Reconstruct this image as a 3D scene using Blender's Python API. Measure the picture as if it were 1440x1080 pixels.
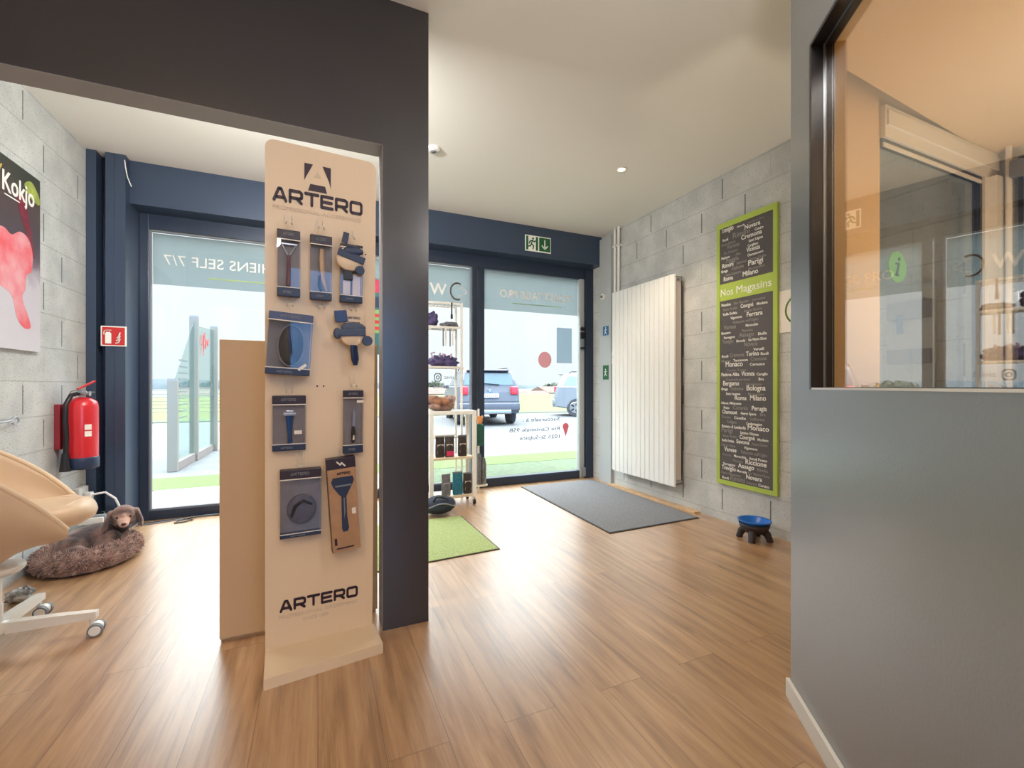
import bpy, bmesh, math, random
from mathutils import Vector, Matrix, noise
PI = math.pi
random.seed(7)
for o in list(bpy.data.objects): bpy.data.objects.remove(o)
SC = bpy.context.scene
COL = SC.collection

# ------------------------------------------------------------------ camera
cam_d = bpy.data.cameras.new('camera'); cam = bpy.data.objects.new('camera', cam_d); COL.objects.link(cam)
cam_d.sensor_width = 36.0; cam_d.lens = 619.2/1440*36.0; cam_d.shift_y = 3.3/1440
cam_d.clip_start = 0.03; cam_d.clip_end = 2000
cam.location = (0, 0, 1.12); cam.rotation_euler = (PI/2, 0, -math.radians(23.79))
SC.camera = cam
# ------------------------------------------------------------------ exposure
SC.view_settings.view_transform = 'Standard'; SC.view_settings.look = 'None'
SC.view_settings.gamma = 1.0; SC.view_settings.use_curve_mapping = False
SC.view_settings.exposure = 1.2
# ------------------------------------------------------------------ sky: bright overcast, brighter towards the zenith
SKY_H, SKY_Z = 0.50, 6.0
w = bpy.data.worlds.new('sky'); SC.world = w; w.use_nodes = True
nt = w.node_tree; nt.nodes.clear()
_tc = nt.nodes.new('ShaderNodeTexCoord'); _sp = nt.nodes.new('ShaderNodeSeparateXYZ'); _cr = nt.nodes.new('ShaderNodeValToRGB')
_bg = nt.nodes.new('ShaderNodeBackground'); _wo = nt.nodes.new('ShaderNodeOutputWorld')
nt.links.new(_tc.outputs['Generated'], _sp.inputs[0]); nt.links.new(_sp.outputs['Z'], _cr.inputs[0])
_mr = nt.nodes.new('ShaderNodeMapRange'); _mr.inputs['From Min'].default_value = -.55; _mr.inputs['From Max'].default_value = -.95     # bright blue patch added behind the shop to feed the pier's reflection
_mx = nt.nodes.new('ShaderNodeMix'); _mx.data_type = 'RGBA'; _mx.inputs[7].default_value = (.6, 1.25, 2.4, 1)
nt.links.new(_sp.outputs['Y'], _mr.inputs['Value']); nt.links.new(_mr.outputs[0], _mx.inputs[0]); nt.links.new(_cr.outputs[0], _mx.inputs[6])
nt.links.new(_mx.outputs[2], _bg.inputs[0]); nt.links.new(_bg.outputs[0], _wo.inputs[0])
_bg.inputs[1].default_value = 1.0
_e = _cr.color_ramp.elements
_e[0].position = 0.0; _e[0].color = (SKY_H*.90, SKY_H*.95, SKY_H*1.02, 1)
_e[1].position = 1.0; _e[1].color = (SKY_Z*.93, SKY_Z*.97, SKY_Z, 1)
_m = _e.new(0.30); _m.color = (SKY_H*1.06, SKY_H*1.08, SKY_H*1.12, 1)
_m = _e.new(0.55); _m.color = (SKY_Z*.72, SKY_Z*.75, SKY_Z*.78, 1)

def lamp(name, kind, loc, power, color, size=0.1, rot=(0, 0, 0), spot=None):
    d = bpy.data.lights.new(name, kind); d.energy = power; d.color = color
    if kind == 'AREA': d.shape = 'DISK'; d.size = size
    else: d.shadow_soft_size = size
    if kind == 'SPOT': d.spot_size = math.radians(spot); d.spot_blend = 0.6
    o = bpy.data.objects.new(name, d); COL.objects.link(o); o.location = loc; o.rotation_euler = rot
    return o
WARM = (1.0, 0.66, 0.36)
# lamps of the room, plus added fill lights (their fixtures are built further down)
ROOM_LAMPS = [(-0.8, -0.55, 2.9, 9), (-1.0, -1.2, 2.9, 7)]
SIDE_LAMPS = [(1.9, 0.15, 2.28, 1.5)]
NEUTRAL = (1.0, 0.96, 0.91)
FILL_GLOBES = [(1.08, 0.5, 2.40, 12), (0.1, -1.5, 2.40, 19)]      # added opal globes out of view, brightening the ceiling and room
for x, y, z, p in FILL_GLOBES: lamp('lamp_light', 'POINT', (x, y, z), p, NEUTRAL, 0.11)
for x in (-0.50, -0.33, -0.16): lamp('lamp_light', 'AREA', (x, 2.262, 2.52), 9, NEUTRAL, 0.16, rot=(math.radians(72), 0, math.radians(-14)))  # added fill hidden behind the beam, brightens the window side
lamp('lamp_light', 'AREA', (2.35, 0.35, 1.02), 5.5, (1, .80, .60), 0.2, rot=(PI, 0, 0))  # added upward fill below the sill, warms the side room ceiling
for x, y, z, p in ROOM_LAMPS: lamp('lamp_light', 'AREA', (x, y, z-0.03), p, WARM, 0.16)
for x, y, z, p in SIDE_LAMPS: lamp('lamp_light', 'AREA', (x, y, z-0.03), p, WARM, 0.16)
lamp('lamp_light', 'SPOT', (2.278, 2.941, 2.88), 24, (1, .8, .58), 0.03, spot=110)

# ================================================================== materials
def lin(c):
    return tuple((x/255/12.92 if x/255 <= .04045 else ((x/255+.055)/1.055)**2.4) for x in c)
MATS = {}
def mat(name, col, rough=.5, metal=0., spec=.5, coat=0., var=0., vscale=6., bump=0., bscale=60., alpha=1., trans=0., emit=None, estr=0., stretch=None, col2=None, sheen=0.):
    """col = sRGB 0-255 tuple. var = noise mix towards col2 (or a darker tone)."""
    if name in MATS: return MATS[name]
    m = bpy.data.materials.new(name); m.use_nodes = True; n = m.node_tree; N = n.nodes; L = n.links
    b = N['Principled BSDF']; c = lin(col)
    b.inputs['Base Color'].default_value = (*c, 1); b.inputs['Roughness'].default_value = rough
    b.inputs['Metallic'].default_value = metal; b.inputs['Specular IOR Level'].default_value = spec
    b.inputs['Coat Weight'].default_value = coat; b.inputs['Alpha'].default_value = alpha
    b.inputs['Transmission Weight'].default_value = trans; b.inputs['Sheen Weight'].default_value = sheen
    if emit: b.inputs['Emission Color'].default_value = (*lin(emit), 1); b.inputs['Emission Strength'].default_value = estr
    tc = N.new('ShaderNodeTexCoord'); mp = N.new('ShaderNodeMapping'); L.new(tc.outputs['Object'], mp.inputs[0])
    if stretch: mp.inputs['Scale'].default_value = stretch
    if var > 0 or col2:
        nz = N.new('ShaderNodeTexNoise'); nz.inputs['Scale'].default_value = vscale; nz.inputs['Detail'].default_value = 6
        L.new(mp.outputs[0], nz.inputs[0])
        cr = N.new('ShaderNodeValToRGB'); L.new(nz.outputs['Fac'], cr.inputs[0])
        c2 = lin(col2) if col2 else tuple(x*(1-var) for x in c)
        cr.color_ramp.elements[0].position = .38; cr.color_ramp.elements[0].color = (*c2, 1)
        cr.color_ramp.elements[1].position = .62; cr.color_ramp.elements[1].color = (*c, 1)
        L.new(cr.outputs[0], b.inputs['Base Color'])
    if bump > 0:
        nb = N.new('ShaderNodeTexNoise'); nb.inputs['Scale'].default_value = bscale; nb.inputs['Detail'].default_value = 5
        L.new(mp.outputs[0], nb.inputs[0])
        bp = N.new('ShaderNodeBump'); bp.inputs['Strength'].default_value = bump; bp.inputs['Distance'].default_value = .01
        L.new(nb.outputs['Fac'], bp.inputs['Height']); L.new(bp.outputs[0], b.inputs['Normal'])
    MATS[name] = m; return m

def math_node(n, op, a=None, b=None, c=None):
    x = n.nodes.new('ShaderNodeMath'); x.operation = op
    for i, v in enumerate((a, b, c)):
        if v is None: continue
        if isinstance(v, (int, float)): x.inputs[i].default_value = v
        else: n.links.new(v, x.inputs[i])
    return x.outputs[0]

def glass_mat(name, ior=1.5, tint=(.94, .97, .96), haze=0.):
    m = bpy.data.materials.new(name); m.use_nodes = True; n = m.node_tree; N = n.nodes; L = n.links; N.clear()
    out = N.new('ShaderNodeOutputMaterial'); mx = N.new('ShaderNodeMixShader'); fr = N.new('ShaderNodeFresnel')
    t = N.new('ShaderNodeBsdfTransparent'); g = N.new('ShaderNodeBsdfGlossy'); ge = N.new('ShaderNodeNewGeometry')
    L.new(math_node(n, 'ADD', math_node(n, 'MULTIPLY', ge.outputs['Backfacing'], 1/ior-ior), ior), fr.inputs['IOR'])      # same pane reflectance from both faces
    t.inputs[0].default_value = (*tint, 1); g.inputs['Roughness'].default_value = 0.0
    L.new(fr.outputs[0], mx.inputs[0]); L.new(t.outputs[0], mx.inputs[1]); L.new(g.outputs[0], mx.inputs[2]); L.new(mx.outputs[0], out.inputs[0])
    MATS[name] = m; return m

def film_mat(name, col, opac, rough=.8):
    """translucent frosted film: part see-through, part diffusing"""
    m = bpy.data.materials.new(name); m.use_nodes = True; n = m.node_tree; N = n.nodes; L = n.links; N.clear()
    out = N.new('ShaderNodeOutputMaterial'); mx = N.new('ShaderNodeMixShader'); mx2 = N.new('ShaderNodeMixShader')
    t = N.new('ShaderNodeBsdfTransparent'); tl = N.new('ShaderNodeBsdfTranslucent'); d = N.new('ShaderNodeBsdfDiffuse')
    c = lin(col); tl.inputs[0].default_value = (*c, 1); d.inputs[0].default_value = (*c, 1)
    mx2.inputs[0].default_value = .35; L.new(tl.outputs[0], mx2.inputs[1]); L.new(d.outputs[0], mx2.inputs[2])
    mx.inputs[0].default_value = opac; L.new(t.outputs[0], mx.inputs[1]); L.new(mx2.outputs[0], mx.inputs[2]); L.new(mx.outputs[0], out.inputs[0])
    MATS[name] = m; return m

def floor_mat():
    m = bpy.data.materials.new('oak_planks'); m.use_nodes = True; n = m.node_tree; N = n.nodes; L = n.links
    b = N['Principled BSDF']; tc = N.new('ShaderNodeTexCoord'); sp = N.new('ShaderNodeSeparateXYZ'); cb = N.new('ShaderNodeCombineXYZ')
    L.new(tc.outputs['Object'], sp.inputs[0]); L.new(sp.outputs['Y'], cb.inputs[0]); L.new(sp.outputs['X'], cb.inputs[1])
    br = N.new('ShaderNodeTexBrick'); L.new(cb.outputs[0], br.inputs[0])
    br.inputs['Scale'].default_value = 1; br.inputs['Brick Width'].default_value = 1.35; br.inputs['Row Height'].default_value = .19
    br.inputs['Mortar Size'].default_value = .0012; br.inputs['Mortar Smooth'].default_value = .6; br.inputs['Bias'].default_value = -.1; br.offset = .37
    br.inputs['Color1'].default_value = (.0, .0, .0, 1); br.inputs['Color2'].default_value = (1, 1, 1, 1); br.inputs['Mortar'].default_value = (.4, .4, .4, 1)
    # grain: long noise streaks, offset per plank
    mp = N.new('ShaderNodeMapping'); mp.inputs['Scale'].default_value = (1.1, 13, 1); L.new(cb.outputs[0], mp.inputs[0])
    ad = N.new('ShaderNodeVectorMath'); ad.operation = 'MULTIPLY_ADD'; ad.inputs[1].default_value = (7, 7, 7)
    L.new(br.outputs['Color'], ad.inputs[0]); L.new(mp.outputs[0], ad.inputs[2])
    n1 = N.new('ShaderNodeTexNoise'); n1.inputs['Scale'].default_value = 1.6; n1.inputs['Detail'].default_value = 7; n1.inputs['Roughness'].default_value = .62; n1.inputs['Distortion'].default_value = .5
    L.new(ad.outputs[0], n1.inputs[0])
    mp2 = N.new('ShaderNodeMapping'); mp2.inputs['Scale'].default_value = (2.5, 90, 1); L.new(cb.outputs[0], mp2.inputs[0])
    n2 = N.new('ShaderNodeTexNoise'); n2.inputs['Scale'].default_value = 2; n2.inputs['Detail'].default_value = 3; L.new(mp2.outputs[0], n2.inputs[0])
    fac = math_node(n, 'ADD', math_node(n, 'MULTIPLY', n1.outputs['Fac'], .8), math_node(n, 'MULTIPLY', n2.outputs['Fac'], .2))
    cr = N.new('ShaderNodeValToRGB'); L.new(fac, cr.inputs[0])
    e = cr.color_ramp.elements; e[0].position = .33; e[0].color = (*lin((142, 106, 74)), 1); e[1].position = .68; e[1].color = (*lin((208, 172, 132)), 1)
    x = e.new(.5); x.color = (*lin((184, 144, 104)), 1)
    mx = N.new('ShaderNodeMix'); mx.data_type = 'RGBA'; mx.blend_type = 'MULTIPLY'; mx.inputs[0].default_value = 1
    cr2 = N.new('ShaderNodeValToRGB'); L.new(br.outputs['Color'], cr2.inputs[0])
    cr2.color_ramp.elements[0].color = (.86, .84, .82, 1); cr2.color_ramp.elements[1].color = (1, 1, 1, 1)
    L.new(cr.outputs[0], mx.inputs[6]); L.new(cr2.outputs[0], mx.inputs[7])
    mx3 = N.new('ShaderNodeMix'); mx3.data_type = 'RGBA'; L.new(br.outputs['Fac'], mx3.inputs[0]); L.new(mx.outputs[2], mx3.inputs[6]); mx3.inputs[7].default_value = (*lin((96, 64, 40)), 1)
    L.new(mx3.outputs[2], b.inputs['Base Color'])
    b.inputs['Roughness'].default_value = .34; b.inputs['Specular IOR Level'].default_value = .7; b.inputs['Coat Weight'].default_value = 1; b.inputs['Coat Roughness'].default_value = .3; b.inputs['Coat IOR'].default_value = 1.6
    bp = N.new('ShaderNodeBump'); bp.inputs['Strength'].default_value = .12; bp.inputs['Distance'].default_value = .004; L.new(fac, bp.inputs['Height']); L.new(bp.outputs[0], b.inputs['Normal'])
    MATS['oak'] = m; return m

def block_mat(name, axis, col, col2):
    """painted concrete blocks 0.43 x 0.217: faint bed joints, dark open head joints. axis 'Y' = wall runs along Y"""
    m = bpy.data.materials.new(name); m.use_nodes = True; n = m.node_tree; N = n.nodes; L = n.links
    b = N['Principled BSDF']; tc = N.new('ShaderNodeTexCoord'); sp = N.new('ShaderNodeSeparateXYZ'); L.new(tc.outputs['Object'], sp.inputs[0])
    u0 = sp.outputs[axis]; z = sp.outputs['Z']
    wob = N.new('ShaderNodeTexNoise'); wob.inputs['Scale'].default_value = 9; L.new(tc.outputs['Object'], wob.inputs[0])
    wv = math_node(n, 'MULTIPLY', math_node(n, 'SUBTRACT', wob.outputs['Fac'], .5), .008)
    v = math_node(n, 'DIVIDE', math_node(n, 'ADD', math_node(n, 'ADD', z, -.065), wv), .217)
    row = math_node(n, 'FLOOR', v); fv = math_node(n, 'FRACT', v)
    off = math_node(n, 'MULTIPLY', math_node(n, 'MODULO', row, 2.), .5)
    u = math_node(n, 'ADD', math_node(n, 'DIVIDE', math_node(n, 'ADD', u0, 10 + .29), .432), off)
    fu = math_node(n, 'FRACT', u)
    du = math_node(n, 'MULTIPLY', math_node(n, 'MINIMUM', fu, math_node(n, 'SUBTRACT', 1., fu)), .432)
    dv = math_node(n, 'MULTIPLY', math_node(n, 'MINIMUM', fv, math_node(n, 'SUBTRACT', 1., fv)), .217)
    rnd = N.new('ShaderNodeTexWhiteNoise'); rnd.noise_dimensions = '2D'; cv = N.new('ShaderNodeCombineXYZ')
    L.new(math_node(n, 'FLOOR', math_node(n, 'ADD', u, .5)), cv.inputs[0]); L.new(row, cv.inputs[1]); L.new(cv.outputs[0], rnd.inputs['Vector'])
    open_j = math_node(n, 'GREATER_THAN', rnd.outputs['Value'], .38)
    jw = math_node(n, 'MULTIPLY', math_node(n, 'LESS_THAN', du, .0048), math_node(n, 'GREATER_THAN', dv, .022))
    dark = math_node(n, 'MULTIPLY', jw, math_node(n, 'ADD', math_node(n, 'MULTIPLY', open_j, .72), .12))
    bed = math_node(n, 'MULTIPLY', math_node(n, 'LESS_THAN', dv, .004), .22)
    pit = N.new('ShaderNodeTexNoise'); pit.inputs['Scale'].default_value = 95; pit.inputs['Detail'].default_value = 4; L.new(tc.outputs['Object'], pit.inputs[0])
    pits = math_node(n, 'MULTIPLY', math_node(n, 'LESS_THAN', pit.outputs['Fac'], .365), .42)
    big = N.new('ShaderNodeTexNoise'); big.inputs['Scale'].default_value = 5; big.inputs['Detail'].default_value = 8; L.new(tc.outputs['Object'], big.inputs[0])
    cr = N.new('ShaderNodeValToRGB'); L.new(big.outputs['Fac'], cr.inputs[0])
    cr.color_ramp.elements[0].position = .35; cr.color_ramp.elements[0].color = (*lin(col2), 1); cr.color_ramp.elements[1].position = .65; cr.color_ramp.elements[1].color = (*lin(col), 1)
    tot = math_node(n, 'MINIMUM', math_node(n, 'ADD', math_node(n, 'MAXIMUM', dark, bed), pits), .85)
    mx = N.new('ShaderNodeMix'); mx.data_type = 'RGBA'; L.new(tot, mx.inputs[0]); L.new(cr.outputs[0], mx.inputs[6]); mx.inputs[7].default_value = (*lin((58, 60, 64)), 1)
    L.new(mx.outputs[2], b.inputs['Base Color']); b.inputs['Roughness'].default_value = .85
    h = math_node(n, 'ADD', math_node(n, 'MULTIPLY', math_node(n, 'MAXIMUM', dark, bed), -1.), math_node(n, 'MULTIPLY', pit.outputs['Fac'], .5))
    bp = N.new('ShaderNodeBump'); bp.inputs['Strength'].default_value = .55; bp.inputs['Distance'].default_value = .012; L.new(h, bp.inputs['Height']); L.new(bp.outputs[0], b.inputs['Normal'])
    MATS[name] = m; return m

floor_mat()
block_mat('block_y', 'Y', (204, 207, 206), (184, 188, 188))
block_mat('block_x', 'X', (204, 207, 206), (184, 188, 188))
glass_mat('glass', 1.45); glass_mat('glass_thick', 2.8, (.95, .95, .93)); glass_mat('clear_plastic', 1.4, (.93, .93, .95))
film_mat('frost', (158, 168, 172), .8); film_mat('film_white', (250, 252, 252), .97)
for _n, _c, _o in (('faded_red', (204, 162, 164), .95), ('back_of_notice', (170, 184, 194), .92), ('pin_red', (206, 130, 138), .95), ('pale_green_film', (190, 214, 150), .9)): film_mat(_n, _c, _o)
M = dict(
 plaster=mat('plaster', (232, 232, 228), .9, bump=.03, bscale=30),
 beige=mat('beige_paint', (226, 200, 160), .85, bump=.06, bscale=120),
 dark=mat('charcoal_paint', (46, 44, 48), .30, spec=.6, coat=.6, bump=.05, bscale=90),
 grey=mat('slate_paint', (122, 127, 134), .34, spec=.6, coat=.8, bump=.07, bscale=140),
 blue=mat('blue_grey_metal', (62, 76, 98), .36, metal=.25, spec=.5),
 blue2=mat('blue_grey_metal_deep', (46, 58, 78), .36, metal=.2, spec=.5),
 soffit=mat('soffit_paint', (142, 138, 138), .6),
 frame_black=mat('black_frame', (24, 22, 26), .3, spec=.5),
 white=mat('white_paint', (232, 232, 228), .45), whitegloss=mat('white_enamel', (236, 237, 235), .22, coat=.4),
 white_metal=mat('white_metal', (226, 222, 214), .35, spec=.5), steel=mat('steel', (176, 180, 186), .28, metal=.9),
 greypost=mat('grey_post', (176, 182, 184), .5), cream=mat('cream_board', (208, 178, 142), .5, spec=.4),
 stand=mat('stand_board', (226, 204, 174), .38, spec=.45), black=mat('black_plastic', (26, 26, 30), .4),
 ink=mat('dark_ink', (46, 22, 40), .4), pale_ink=mat('pale_ink', (206, 188, 164), .5),
 navy=mat('navy_plastic', (34, 48, 78), .4), rubber=mat('rubber', (30, 30, 32), .7),
 matgrey=mat('entrance_mat', (140, 141, 146), .95, var=.35, vscale=160, bump=.6, bscale=300),
 matgreen=mat('green_mat', (176, 192, 128), .95, var=.25, vscale=90, bump=.6, bscale=260),
 matedge=mat('mat_edge', (50, 50, 54), .7), green=mat('lime_green', (170, 194, 84), .5),
 board=mat('board_print', (88, 84, 86), .5, var=.12, vscale=4), chalk=mat('chalk_white', (236, 236, 232), .7), chalk2=mat('chalk_grey', (142, 140, 138), .7),
 red=mat('red_enamel', (206, 38, 48), .3, coat=.3), signred=mat('sign_red', (196, 44, 48), .5), signgreen=mat('sign_green', (22, 92, 56), .5),
 signwhite=mat('sign_white', (236, 240, 232), .5), signblue=mat('sign_blue', (30, 96, 150), .5),
 fur=mat('dog_coat', (140, 108, 98), .85, col2=(58, 40, 38), vscale=9, bump=.5, bscale=140, sheen=.3),
 nose=mat('dog_nose', (72, 40, 38), .35), eye=mat('dog_eye', (30, 18, 14), .1),
 plush=mat('brown_plush', (182, 144, 128), .95, col2=(132, 98, 86), vscale=24, bump=.8, bscale=120, sheen=.5),
 plush2=mat('orange_plush', (176, 122, 84), .95, col2=(96, 62, 62), vscale=16, bump=.8, bscale=120, sheen=.5),
 leather=mat('cream_leather', (214, 186, 154), .42, bump=.05, bscale=160), wood=mat('light_wood', (214, 180, 142), .5, var=.2, vscale=14, stretch=(1, 1, .15)),
 cable=mat('black_cable', (36, 36, 38), .5), cablew=mat('white_cable', (228, 228, 228), .5),
 bowlb=mat('blue_plastic', (28, 104, 196), .32), bowld=mat('brown_rubber', (44, 34, 38), .5),
 pouchk=mat('foil_pouch_black', (62, 54, 52), .35, var=.4, vscale=30), poucht=mat('foil_pouch_teal', (34, 116, 138), .35, var=.3, vscale=30),
 pouchg=mat('foil_pouch_grey', (120, 122, 126), .35, var=.4, vscale=30), label=mat('paper_label', (232, 228, 220), .6), pink=mat('pink_label', (196, 50, 92), .5),
 card=mat('brown_card', (176, 138, 104), .6, var=.1, vscale=40), packback=mat('pack_backing', (138, 134, 136), .5, var=.15, vscale=18),
 asphalt=mat('asphalt', (98, 100, 104), .95, var=.12, vscale=3), concrete=mat('concrete', (120, 112, 112), .9, var=.1, vscale=2),
 turf=mat('green_strip', (84, 100, 56), .95, var=.2, vscale=40), turf2=mat('pale_grass', (82, 96, 74), .95, var=.25, vscale=12),
 field=mat('field', (88, 96, 56), .95, var=.15, vscale=.1), hill=mat('wooded_hill', (74, 84, 90), .95, var=.3, vscale=.05),
 housew=mat('house_wall', (140, 136, 132), .9), roof=mat('roof_tile', (108, 84, 78), .9, var=.2, vscale=1), foliage=mat('foliage', (64, 74, 60), .95, var=.3, vscale=1.5),
 car_dark=mat('car_paint_dark', (84, 88, 98), .45, metal=.1, coat=.15), car_silver=mat('car_paint_silver', (128, 134, 142), .4, metal=.2, coat=.2),
 car_glass=mat('car_glass', (70, 96, 104), .08, spec=.8), tyre=mat('tyre', (58, 60, 66), .85), tail=mat('tail_light', (196, 40, 52), .2, coat=.5),
 plasticgrey=mat('grey_plastic', (120, 124, 130), .6), skin_oak=MATS['oak'],
)
for _k, _r in (('dark', .22), ('grey', .26)): M[_k].node_tree.nodes['Principled BSDF'].inputs['Coat Roughness'].default_value = _r
M.update(block_y=MATS['block_y'], block_x=MATS['block_x'], glass=MATS['glass'], glass_thick=MATS['glass_thick'], clear=MATS['clear_plastic'], frost=MATS['frost'], film=MATS['film_white'])
M['bulb'] = mat('bulb', (255, 220, 170), .4, emit=(255, 214, 160), estr=14)
M['fenceglass'] = glass_mat('fence_glass', 1.4, (.80, .90, .88))

# ================================================================== mesh building
class MB:
    def __init__(s): s.v = []; s.f = []; s.mi = 0; s.sm = False
    def add(s, vs, fs, X=None, sm=None):
        o = len(s.v)
        s.v += [tuple(X @ Vector(v)) for v in vs] if X is not None else [tuple(v) for v in vs]
        s.f += [(tuple(i+o for i in f), s.mi, s.sm if sm is None else sm) for f in fs]
        return s
    def box(s, x0, x1, y0, y1, z0, z1, X=None, bev=0.):
        if bev <= 0:
            vs = [(x, y, z) for x in (x0, x1) for y in (y0, y1) for z in (z0, z1)]
            return s.add(vs, [(0, 1, 3, 2), (4, 6, 7, 5), (0, 4, 5, 1), (2, 3, 7, 6), (0, 2, 6, 4), (1, 5, 7, 3)], X, False)
        bm = bmesh.new(); bmesh.ops.create_cube(bm, size=1)
        for v in bm.verts: v.co = Vector(((x0+x1)/2+v.co.x*(x1-x0), (y0+y1)/2+v.co.y*(y1-y0), (z0+z1)/2+v.co.z*(z1-z0)))
        bev = min(bev, .49*min(abs(x1-x0), abs(y1-y0), abs(z1-z0)))
        bmesh.ops.bevel(bm, geom=bm.edges[:], offset=bev, segments=2, profile=.6, affect='EDGES')
        bm.verts.index_update(); s.add([v.co[:] for v in bm.verts], [[v.index for v in f.verts] for f in bm.faces], X, True if bev > .004 else False); bm.free(); return s
    def ring_loft(s, rings, closed_ends=True, X=None, loop=False, sm=True):
        k = len(rings[0]); vs = [p for r in rings for p in r]; fs = []; n = len(rings)
        for i in range(n if loop else n-1):
            a, b = i*k, ((i+1) % n)*k
            for j in range(k): fs.append((a+j, a+(j+1) % k, b+(j+1) % k, b+j))
        s.add(vs, fs, X, sm)
        if closed_ends and not loop:
            s.add(rings[0], [tuple(range(k-1, -1, -1))], X, False); s.add(rings[-1], [tuple(range(k))], X, False)
        return s
    def tube(s, pts, r, seg=8, X=None, loop=False, flat=1.):
        pts = [Vector(p) for p in pts]; n = len(pts); rings = []; up = None
        for i, p in enumerate(pts):
            if loop: d = pts[(i+1) % n]-pts[i-1]
            else: d = pts[min(i+1, n-1)]-pts[max(i-1, 0)]
            d.normalize()
            if up is None: up = d.orthogonal().normalized()
            up = (up - d*up.dot(d)); up = up.normalized() if up.length > 1e-6 else d.orthogonal().normalized()
            sd = d.cross(up); rr = r[i] if isinstance(r, (list, tuple)) else r
            rings.append([tuple(p+up*math.cos(2*PI*j/seg)*rr+sd*math.sin(2*PI*j/seg)*rr*flat) for j in range(seg)])
        return s.ring_loft(rings, True, X, loop)
    def cyl(s, p0, p1, r0, r1=None, seg=20, X=None):
        return s.tube([p0, p1], [r0, r0 if r1 is None else r1], seg, X)
    def lathe(s, prof, c=(0, 0, 0), seg=28, X=None, sx=1., sy=1., close=True):
        rings = [[(c[0]+r*math.cos(2*PI*j/seg)*sx, c[1]+r*math.sin(2*PI*j/seg)*sy, c[2]+z) for j in range(seg)] for r, z in prof]
        return s.ring_loft(rings, close, X)
    def ell(s, c, r, X=None, seg=16, rings=10, R=None):
        vs = []; fs = []; c = Vector(c)
        for i in range(rings+1):
            t = PI*i/rings
            for j in range(seg):
                p = Vector((r[0]*math.sin(t)*math.cos(2*PI*j/seg), r[1]*math.sin(t)*math.sin(2*PI*j/seg), r[2]*math.cos(t)))
                if R is not None: p = R @ p
                vs.append(c+p)
        for i in range(rings):
            for j in range(seg): fs.append((i*seg+j, (i+1)*seg+j, (i+1)*seg+(j+1) % seg, i*seg+(j+1) % seg))
        return s.add(vs, fs, X, True)
    def prism(s, poly, h0, h1, plane='XY', X=None, sm=False):
        """extrude a 2D polygon; plane XY->along z, XZ->along y, YZ->along x"""
        def P(a, b, h): return (a, b, h) if plane == 'XY' else ((a, h, b) if plane == 'XZ' else (h, a, b))
        k = len(poly); vs = [P(a, b, h0) for a, b in poly]+[P(a, b, h1) for a, b in poly]
        s.add(vs, [tuple(range(k-1, -1, -1)), tuple(range(k, 2*k))], X, False)
        s.add(vs, [(i, (i+1) % k, k+(i+1) % k, k+i) for i in range(k)], X, sm); return s
    def build(s, name, mats, parent=None, local=False, solid_fix=True):
        me = bpy.data.meshes.new(name)
        vs = s.v
        if parent is not None and not local:
            inv = wmat(parent).inverted(); vs = [inv @ Vector(v) for v in vs]
        me.from_pydata([tuple(v) for v in vs], [], [f[0] for f in s.f])
        if not isinstance(mats, (list, tuple)): mats = [mats]
        for m in mats: me.materials.append(m)
        for p, f in zip(me.polygons, s.f): p.material_index = f[1]; p.use_smooth = f[2]
        if solid_fix:
            bm = bmesh.new(); bm.from_mesh(me); bmesh.ops.recalc_face_normals(bm, faces=bm.faces[:]); bm.to_mesh(me); bm.free()
        o = bpy.data.objects.new(name, me); COL.objects.link(o)
        if parent is not None: o.parent = parent
        return o
def wmat(o):
    m = o.matrix_basis.copy()
    while o.parent is not None: o = o.parent; m = o.matrix_basis @ m
    return m
def tag(o, label=None, cat=None, group=None, kind=None):
    if label: o['label'] = label
    if cat: o['category'] = cat
    if group: o['group'] = group
    if kind: o['kind'] = kind
    return o
def thing(name, label, cat, loc=(0, 0, 0), rz=0., group=None, mtx=None, kind=None):
    o = bpy.data.objects.new(name, None); COL.objects.link(o); o.empty_display_size = .1
    if mtx is not None: o.matrix_basis = mtx
    else: o.location = loc; o.rotation_euler = (0, 0, rz)
    return tag(o, label, cat, group, kind)
def struct(mb, name, m, parent=None):
    o = mb.build(name, m, parent)
    if parent is None: o['kind'] = 'structure'
    return o
def copy_tree(o, parent=None):
    c = o.copy(); COL.objects.link(c); c.parent = parent
    for ch in [x for x in bpy.data.objects if x.parent == o]: copy_tree(ch, c)
    return c
def T(x, y, z): return Matrix.Translation((x, y, z))
def RZ(a): return Matrix.Rotation(a, 4, 'Z')
def RX(a): return Matrix.Rotation(a, 4, 'X')
def RY(a): return Matrix.Rotation(a, 4, 'Y')
BOX = lambda *a, **k: MB().box(*a, **k)

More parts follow.
